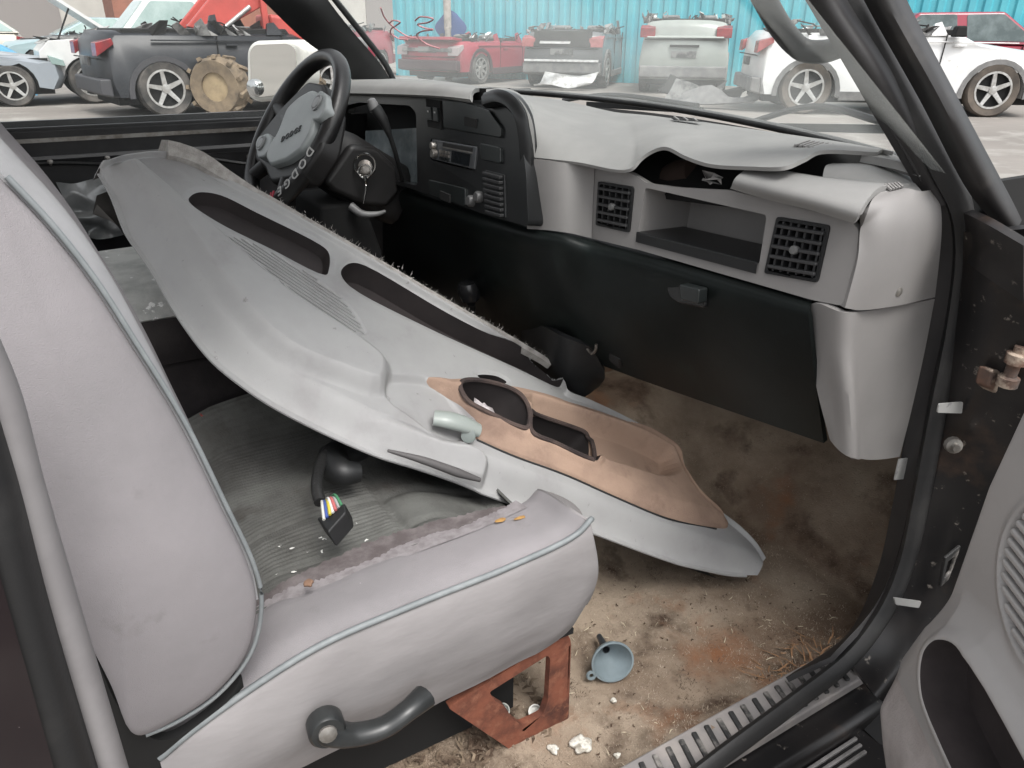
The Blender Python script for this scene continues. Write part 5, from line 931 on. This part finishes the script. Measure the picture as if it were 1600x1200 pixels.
def shards(parent, n, y0, y1, W, z, seed, name='torn_pillar', s=1.):
    rr = random.Random(seed)
    for i in range(n):
        y = rr.uniform(y0, y1); x = rr.choice((-W, W, rr.uniform(-W, W))) * .93; h = rr.uniform(.04, .20) * s; w = rr.uniform(.03, .22) * s; l = rr.uniform(-.3, .3)
        p = [(x, y, z - .05), (x + rr.uniform(-.1, .1), y + w, z - .05), (x + rr.uniform(-.12, .12), y + w * .6 + l, z + h), (x + rr.uniform(-.1, .1), y + l * .8, z + h * rr.uniform(.5, 1)), (x + rr.uniform(-.05, .05), y - .03, z + h * .3)]
        mesh(name, p, [(0, 1, 2), (0, 2, 3), (0, 3, 4)], (m_scrap, m_dark, m_alloy, m_scrap)[rr.randrange(4)], parent, smooth=False, solid=.012)
        if i % 2: tube('bent_rod', [(x, y, z - .03), (x + rr.uniform(-.1, .1), y + rr.uniform(-.2, .2), z + h * .6), (x + rr.uniform(-.25, .25), y + rr.uniform(-.3, .3), z + h * rr.uniform(.6, 1.3))], .012, (m_dark, m_scrap)[i % 4 == 1], parent, n=3, k=5)
def car(name, label, loc, h, pm, wb=2.75, ro=.85, fo=.9, W=.92, belt=1.05, hood=.98, roof=None, spokes=5, cat='car', group=None, clad=None, wr_=.35, tm=None, front=True, cut=True, lights=m_redl, seed=1, sides=(1,), rear=True, win=None, visible_wheels=((0, 1), (1, 1))):
    tm = tm or m_tyre
    t = thing(name, label, cat, (loc[0], loc[1], G), group, math.atan2(h[1], h[0]) - math.pi / 2)
    ar_ = wr_ + .06
    pr_ = [(-ro, .50), (-ro + .06, .30)] + arch(0, ar_, .28) + [(ar_ + .05, .24), (wb - ar_ - .05, .24)] + arch(wb, ar_, .28) + [(wb + fo - .12, .26), (wb + fo, .45), (wb + fo - .03, .70), (wb + fo - .25, hood - .12), (wb - .35, hood + .02), (wb - .6, belt), (.2, belt + .03), (-ro + .15, belt + .02), (-ro + .03, belt - .12), (-ro, .75)]
    b = carbody(pr_, W, wb, ar_, pm, t)
    slab('underbody', [(-ro + .2, .18), (wb + fo - .25, .18), (wb + fo - .25, .75), (-ro + .2, .75)], -W + .18, W - .18, m_dark, t, bevel=0)
    for sd in sides:
        for yy in (0, wb):
            if clad:
                A_ = arch(yy, ar_ + .07, .28, 14); B_ = arch(yy, ar_ - .005, .28, 14)
                slab('arch_cladding', A_ + B_[::-1], sd * (W - .03), sd * (W + .012), clad, t, bevel=0)
        if clad: slab('sill_cladding', [(ar_ + .06, .22), (wb - ar_ - .06, .22), (wb - ar_ - .06, .36), (ar_ + .06, .36)], sd * (W - .03), sd * (W + .012), clad, t, bevel=.01)
        for y_ in (wb * .30, wb * .68): slab('door_seam', [(y_, .36), (y_ + .012, .36), (y_ + .05, belt - .02), (y_ + .038, belt - .02)], sd * (W - .02), sd * (W + .003), m_dark, t, bevel=0)
        for y_ in (wb * .36, wb * .74): slab('door_handle', [(y_, belt - .2), (y_ + .18, belt - .2), (y_ + .18, belt - .165), (y_, belt - .165)], sd * (W - .02), sd * (W + .025), pm, t, bevel=.008)
        slab('shoulder_crease', [(-.1, belt - .12), (wb + .2, belt - .15), (wb + .2, belt - .135), (-.1, belt - .10)], sd * (W - .02), sd * (W + .012), pm, t, bevel=.006)
    for fr_, sd in ((0, 1), (0, -1), (1, 1), (1, -1)): wheel(t, sd * (W - .10), fr_ * wb, wr_, spokes, tm, sd)
    if rear:
        for sd in (1, -1):
            slab('tail_lamp', [(-ro - .012, belt - .32), (-ro + .24, belt - .16), (-ro + .22, belt - .08), (-ro + .0, belt - .14)], sd * (W - .30), sd * (W + .008), lights, t, bevel=.01)
        slab('rear_bumper', [(-ro - .05, .34), (-ro + .12, .30), (-ro + .12, .56), (-ro - .04, .56)], -W + .02, W - .02, clad or pm, t, bevel=.03)
        slab('number_plate', [(-ro - .02, .72), (-ro + .02, .72), (-ro + .02, .85), (-ro - .02, .85)], -.26, .26, m_scrap, t, bevel=.004)
        slab('tailgate_line', [(-ro - .006, belt - .36), (-ro + .02, belt - .36), (-ro + .02, belt - .345), (-ro - .006, belt - .345)], -W + .1, W - .1, m_dark, t, bevel=0)
    if front:
        for sd in (1, -1): slab('head_lamp', [(wb + fo - .20, .66), (wb + fo + .0, .62), (wb + fo - .02, .72), (wb + fo - .24, .80)], sd * (W - .35), sd * (W + .006), m_winp, t, bevel=.01)
    if roof:
        y0, y1, z1 = roof; W1 = W - .17; n_ = 5
        g = [(-W + .04, -ro + .12 if y0 < 0 else y0 - .1, belt), (W - .04, -ro + .12 if y0 < 0 else y0 - .1, belt), (W - .04, wb - .45, belt - .02), (-W + .04, wb - .45, belt - .02), (-W1, y0, z1 - .02), (W1, y0, z1 - .02), (W1, y1, z1), (-W1, y1, z1)]
        mesh('cabin', g, [(0, 1, 5, 4), (1, 2, 6, 5), (2, 3, 7, 6), (3, 0, 4, 7), (4, 5, 6, 7)], pm, t, bevel=.06, seg=3)
        def q(a, b, c, d, ins, nm='window'):
            c_ = (V(a) + V(b) + V(c) + V(d)) / 4; pp = [c_ + (V(p) - c_) * ins for p in (a, b, c, d)]
            nn = nrm(pp); nn = nn if nn.dot(c_ - Vector((0, wb * .4, .9))) > 0 else -nn
            plate(nm, [tuple(p + nn * .012) for p in pp], .01, win or m_win, t, rnd=.05, toward=tuple(c_ + nn * 5))
        for s_ in ((1, 2, 6, 5), (3, 0, 4, 7)):
            a, b, c, d = (V(g[i]) for i in s_)
            m1, m2 = (a + b) / 2, (c + d) / 2
            q(a, m1, m2, d, .84); q(m1, b, c, m2, .84)
        q(g[2], g[3], g[7], g[6], .86, 'windscreen'); q(g[0], g[1], g[5], g[4], .82, 'rear_window')
    if cut:
        shards(t, 26, -ro + .2, wb - .4, W, belt, seed)
        rr = random.Random(seed + 50)
        for sd in (1, -1):
            for yy, lean in ((wb * .31, .1), (wb * .66, -.12)):      # stubs of the cut pillars
                hh_ = rr.uniform(.08, .26); w_ = rr.uniform(.09, .2); x_ = sd * (W - .10)
                mesh('cut_pillar', [(x_, yy - w_, belt - .06), (x_, yy + w_, belt - .06), (x_ - sd * .06, yy + lean * hh_ * 2 + w_ * .35, belt + hh_), (x_ - sd * .05, yy + lean * hh_ * 2 - w_ * .45, belt + hh_ * rr.uniform(.5, .95))], [(0, 1, 2, 3)], pm, t, smooth=False, solid=.06, bevel=.015)
        slab('exposed_cabin', [(-ro + .35, belt - .1), (wb - .6, belt - .1), (wb - .7, belt + .045), (-ro + .4, belt + .045)], -W + .15, W - .15, m_dark, t, bevel=.02)
        for sd in (-.4, .4): slab('torn_seat', [(wb * .35, belt - .1), (wb * .45, belt - .1), (wb * .40, belt + .10), (wb * .36, belt + .13), (wb * .31, belt + .10)], sd - .2, sd + .2, m_clad, t, bevel=.05)
    return t
white_p = paint('white_paint', (.66, .66, .65)); dark_p = mat('dark_slate_paint', (.014, .016, .02), (.03, .032, .036), 2, rough=.35, spec=.35); red_p = paint('crimson_paint', (.30, .025, .045)); silv_p = paint('blue_silver_paint', (.27, .30, .33))
olive_p = paint('sage_paint', (.30, .325, .30)); redd_p = paint('dark_red_paint', (.25, .02, .04)); grey_p = paint('grey_black_paint', (.10, .105, .11)); cream_p = paint('cream_paint', (.55, .52, .45))
wv = car('white_suv', 'roofless white crossover with five-spoke wheels, right of the windshield', (-8.37, 11.30), (.60, .80), white_p, wb=2.9, clad=m_clad, lights=m_redp, seed=11, tm=m_tyreb, wr_=.41, belt=1.24, hood=1.10)
car('dark_suv', 'roofless dark slate crossover with red tail lamp outside the driver window', (-12.71, 1.44), (-.13, .99), dark_p, clad=mat('dark_cladding', (.05, .05, .055), rough=.6), seed=12, wr_=.40, belt=1.18, hood=1.05)
rc = car('red_coupe', 'crushed crimson coupe seen from behind before the blue fence', (-17.1, 8.95), (-.45, .89), red_p, belt=.98, ro=.95, spokes=8, clad=mat('maroon_black', (.05, .025, .03), rough=.5), seed=13, wr_=.36, lights=mat('smoked_lamp', (.35, .3, .3), rough=.3))
gv = car('grey_suv', 'roofless grey-black crossover with torn tailgate beside the crimson coupe', (-14.65, 10.85), (-.68, .73), grey_p, belt=1.20, clad=m_clad, seed=14, lights=m_redp, wr_=.38)
sv = car('sage_suv', 'roofless sage grey hatchback tailgate between the black and white wrecks', (-12.2, 12.2), (-.72, .69), olive_p, belt=1.42, ro=.8, clad=m_clad, seed=15, wr_=.36)
car('red_suv', 'dark red crossover with its roof intact behind the white wreck', (-9.6, 16.1), (.66, .75), redd_p, roof=(-.1, 1.5, 1.62), cut=False, seed=16, wr_=.36)
car('silver_sedan', 'blue-silver sedan at the left edge with five-spoke wheel', (-15.6, -3.2), (.02, 1), silv_p, belt=.95, hood=.86, cut=False, seed=17, fo=.85, wr_=.33, rear=False)
car('red_wreck', 'crimson wreck half hidden by the driver-side windshield pillar', (-21.5, 8.0), (.6, -.8), red_p, belt=1.2, ro=.8, cut=True, seed=18)
car('cream_hatchback', 'far cream hatchback parked behind the raised white hood', (-27, -1.0), (.05, -1), cream_p, roof=(-.2, 1.5, 1.5), cut=False, group='parked cars far behind', win=m_winp, front=True)
car('teal_sedan', 'far pale teal sedan between the white pickup and the cream hatchback', (-24, 2.8), (.05, -1), paint('teal_pale', (.30, .40, .42)), roof=(-.1, 1.4, 1.45), cut=False, group='parked cars far behind', win=m_winp)
car('white_van', 'white van at the far left behind the blue tarp', (-22, -4.4), (.02, 1), white_p, roof=(-.7, 1.9, 1.75), cut=False, group='parked cars far behind', win=m_winp)
slab('spoiler', [(-1.02, 1.0), (-.6, .98), (-.62, 1.03), (-1.0, 1.07)], -.8, .8, red_p, rc, bevel=.015)
slab('light_bar', [(-.985, .74), (-.93, .74), (-.93, .82), (-.97, .82)], -.75, .75, m_scrap, rc, bevel=.01)
slab('hatch_opening', [(-.88, .88), (-.70, .88), (-.66, 1.215), (-.80, 1.215)], -.66, .66, m_dark, gv, bevel=.02)
slab('chrome_strip', [(-.93, .58), (-.86, .58), (-.86, .63), (-.91, .63)], -.86, .86, m_alloy, gv, bevel=.01)
slab('spare_panel', [(-.92, .95), (-.80, 1.0), (-.78, 1.03), (-.90, .99)], -.5, .2, m_alloy, gv, bevel=.005)
slab('hatch_crease', [(-.835, 1.10), (-.76, 1.10), (-.76, 1.14), (-.80, 1.14)], -.78, .78, olive_p, sv, bevel=.012)
slab('hatch_handle', [(-.84, .93), (-.78, .93), (-.78, .97), (-.83, .97)], -.3, .3, m_dark, sv, bevel=.005)
slab('fuel_flap', [(.05, .86), (.22, .86), (.22, 1.02), (.05, 1.02)], .90, .925, white_p, wv, bevel=.006)
slab('wing_mirror', [(2.05, 1.18), (2.25, 1.18), (2.22, 1.34), (2.08, 1.34)], .90, 1.08, m_dark, wv, bevel=.03)
# white pickup with its hood up, nose stripped
wp_ = thing('white_pickup', 'white pickup truck with raised hood and stripped front end', 'truck', (-15.7, .72, G), None, math.atan2(-1, .04) - math.pi / 2)
slab('front_fender', [(-.35, .45)] + arch(0, .44, .45)[1:] + [(.62, .40), (.75, .50), (.72, .85), (.55, 1.02), (-.45, 1.08), (-.6, .9)], -.85, .85, white_p, wp_, bevel=.05)
slab('cab_body', [(-2.2, .40), (-.42, .40), (-.5, 1.10), (-2.2, 1.12)], -.86, .86, white_p, wp_, bevel=.04)
g = [(-.84, -2.15, 1.10), (.84, -2.15, 1.10), (.84, -.55, 1.08), (-.84, -.55, 1.08), (-.68, -2.05, 1.72), (.68, -2.05, 1.72), (.68, -1.15, 1.72), (-.68, -1.15, 1.72)]
mesh('cabin', g, [(0, 1, 5, 4), (1, 2, 6, 5), (2, 3, 7, 6), (3, 0, 4, 7), (4, 5, 6, 7)], white_p, wp_, bevel=.05, seg=3)
for s_ in ((1, 2, 6, 5), (3, 0, 4, 7), (2, 3, 7, 6)):
    pp = [V(g[i]) for i in s_]; c_ = sum(pp, Vector()) / 4; nn = nrm(pp); nn = nn if nn.dot(c_ - Vector((0, -1.5, 1.3))) > 0 else -nn
    plate('window', [tuple(c_ + (p - c_) * .82 + nn * .012) for p in pp], .01, m_winp, wp_, rnd=.05, toward=tuple(c_ + nn * 5))
hv = [(-.80, -.55, 1.10), (.80, -.55, 1.10), (.76, .58, 1.92), (-.76, .58, 1.92)]
mesh('raised_hood', hv, [(0, 1, 2, 3)], white_p, wp_, smooth=False, solid=.05, bevel=.015)
tube('hood_prop', [(-.7, .4, 1.0), (-.72, .1, 1.55)], .015, m_dark, wp_)
slab('engine', [(-.3, .5), (.6, .5), (.55, 1.08), (-.3, 1.12)], -.6, .6, m_scrap, wp_, bevel=.08)
shards(wp_, 14, -.3, .7, .75, 1.02, 21, 'engine_scrap', .7)
for sd in (1, -1):
    wheel(wp_, sd * .78, 0, .37, 5, m_tyre, sd); wheel(wp_, sd * .78, -3.1, .37, 5, m_tyre, sd)
slab('bed', [(-3.9, .55), (-2.25, .55), (-2.25, 1.1), (-3.9, 1.1)], -.84, .84, white_p, wp_, bevel=.03)
# blue tarp over a hidden car
rs = np.random.RandomState(9)
tpx = [[(-18.3 + .25 * j, -3.2 + .34 * i, G + 1.5 - .10 * abs(i - 4) ** 1.3 * (1 if i > 4 else .8) - (.5 if j in (0, 5) else 0) - .06 * abs(j - 2.5) + .05 * rs.randn()) for j in range(6)] for i in range(10)]
tag(surf('blue_tarp', tpx, mat('blue_tarp', (.07, .30, .50), (.12, .38, .58), 3, rough=.45), None, nu=4, nv=4, base=(-17.6, -2, G)), 'crumpled bright blue tarp thrown over a wreck at the left edge', 'tarp')
# red loader with muddy lugged tyres
ld = thing('loader', 'red wheel loader with muddy lugged tyre behind the side mirror', 'loader', (-13.0, 3.2, G), None, .001)
m_lred = mat('loader_red', (.50, .075, .06), (.38, .06, .05), 2, rough=.45); m_mud = mat('mud_caked_tyre', (.22, .17, .115), (.12, .095, .07), 5, rough=1, bump=.5, bscale=12)
for (x, y, r) in ((1.28, -.87, .42), (1.05, .35, .42)):
    tw = lathe('tyre', [(r * .5, -.2), (r * .9, -.22), (r, -.14), (r, .14), (r * .9, .22), (r * .5, .2)], m_mud, ld, c=(x, y, r), axis=(.80, -.60, 0), k=32, close=True)
    lathe('rim', [(r * .5, .16), (r * .45, .12), (r * .2, .10), (0, .12)], mat('loader_rim', (.36, .28, .17), (.25, .19, .12), 6, rough=.8), tw, c=(x, y, r), axis=(.80, -.60, 0), k=20)
    ax = Vector((.80, -.60, 0)).normalized(); s0 = Vector((.60, .80, 0)).normalized()
    for i in range(22):
        a = 2 * math.pi * i / 22; sg = 1 if i % 2 else -1
        d0, d1 = s0 * math.cos(a) + Vector((0, 0, 1)) * math.sin(a), s0 * math.cos(a + .16) + Vector((0, 0, 1)) * math.sin(a + .16)
        c_ = Vector((x, y, r)); bar('lug', tuple(c_ + d0 * r * 1.02 + ax * sg * .22), tuple(c_ + d1 * r * 1.02 + ax * sg * .01), .06, .05, m_mud, tw, up=tuple(d0))
slab('chassis', [(-.6, .45), (1.9, .45), (1.9, 1.1), (-.6, 1.1)], -.45, .45, m_clad, ld, bevel=.05)
slab('lift_arm', [(-1.1, 1.25), (-.7, 1.15), (.2, 1.6), (.35, 2.6), (-.1, 2.5), (-.5, 1.85)], .38, .52, m_lred, ld, bevel=.02)
slab('lift_arm', [(-1.1, 1.25), (-.7, 1.15), (.2, 1.6), (.35, 2.6), (-.1, 2.5), (-.5, 1.85)], -.52, -.38, m_lred, ld, bevel=.02)
box('mast', (.6, .10, 1.7), (.10, .10, 2.6), m_lred, ld, bevel=.02); box('mast', (.5, .75, 1.7), (.09, .09, 2.6), m_lred, ld, bevel=.02)
slab('engine_cover', [(.2, 1.0), (1.0, 1.0), (1.0, 1.35), (.2, 1.45)], -.5, .5, m_lred, ld, bevel=.06)
tube('hydraulic_ram', [(.55, -.6, 1.2), (.55, -.1, 1.55)], .035, m_alloy, ld)
# blue bundle on a post in front of the fence
bp_ = thing('post_with_bundle', 'pale post with a dark blue bundle tied on before the turquoise fence', 'post', (-18.3, 9.6, G))
tube('post', [(-18.0, 9.3, G), (-18.0, 9.32, 1.0), (-17.98, 9.3, 2.2)], .10, mat('pale_post', (.45, .40, .36), (.3, .27, .24), 6, rough=.9), bp_)
surf('bundle', [[(-18.42, 9.32, .75), (-18.2, 9.5, .7), (-18.05, 9.75, .75)], [(-18.5, 9.2, 1.0), (-18.2, 9.5, 1.05), (-17.97, 9.85, 1.0)], [(-18.35, 9.4, 1.3), (-18.2, 9.5, 1.4), (-18.15, 9.65, 1.3)]], mat('navy_bundle', (.02, .06, .2), rough=.8), bp_, solid=.05)
# bumper skins and scrap lying before the cars
def scrap(label, c, sz, rot, m, seed):
    rr = random.Random(seed); L3 = [[(c[0] + math.cos(rot) * sz * (i / 3 - .5) * 2, c[1] + math.sin(rot) * sz * (i / 3 - .5) * 2 + j * .15, G + .05 + .18 * j * rr.random() + .12 * rr.random()) for i in range(4)] for j in range(3)]
    tag(surf('scrap_panel', L3, m, None, nu=3, nv=3, solid=.03, base=(c[0], c[1], G)), label, 'scrap', 'scrap on the ground')
scrap('pale bumper skin lying behind the white wreck', (-8.9, 9.9), .7, .7, m_clad, 1); scrap('dark torn bumper lying under the sage tailgate', (-10.3, 10.9), .8, .6, m_dark, 2)
scrap('silver bumper skin below the grey-black wreck', (-13.6, 9.9), .6, .8, m_alloy, 3); scrap('crumpled grey sheet near the windshield wipers', (-9.8, 10.2), .5, 1.2, m_scrap, 4)
# far buildings and a bare wood
bl = thing('long_shed', 'long pale shed far behind the parked cars at upper left', 'building', (-46, 2, G))
m_shed = mat('pale_shed_wall', (.50, .48, .44), (.42, .40, .37), .6, rough=.8)
box('wall', (-46, 4, 1.6), (6, 42, 3.8), m_shed, bl); box('roof', (-46, 4, 3.6), (7, 43, .3), m_clad, bl)
for i in range(6): box('shed_door', (-42.98, -12 + i * 6, 1.2), (.06, 3, 2.6), mat('shed_door', (.25, .23, .22), rough=.8), bl)
bh = thing('brick_hut', 'red-brown brick hut behind the white pickup', 'building', (-36, 6, G))
box('wall', (-36, 6.5, 1.4), (4, 7, 3.4), mat('brick_wall', (.30, .13, .09), (.24, .11, .08), 2, rough=.9), bh); box('roof', (-36, 6.5, 3.25), (4.6, 7.6, .3), m_clad, bh); box('door', (-33.97, 5.5, .9), (.06, 1.1, 2.2), m_dark, bh)
wd = thing('board_fence', 'grey-brown fence beyond the red crossover at the far right', 'fence', (-6, 40, G))
for i in range(14): box('board', (-22 + i * 2.6, 40 + .2 * (i % 2), 1.3), (2.5, .1, 3.2), mat('weathered_boards', (.36, .29, .25), (.28, .22, .19), 1.5, rough=.9, stretch=(6, 1, 1)), wd)
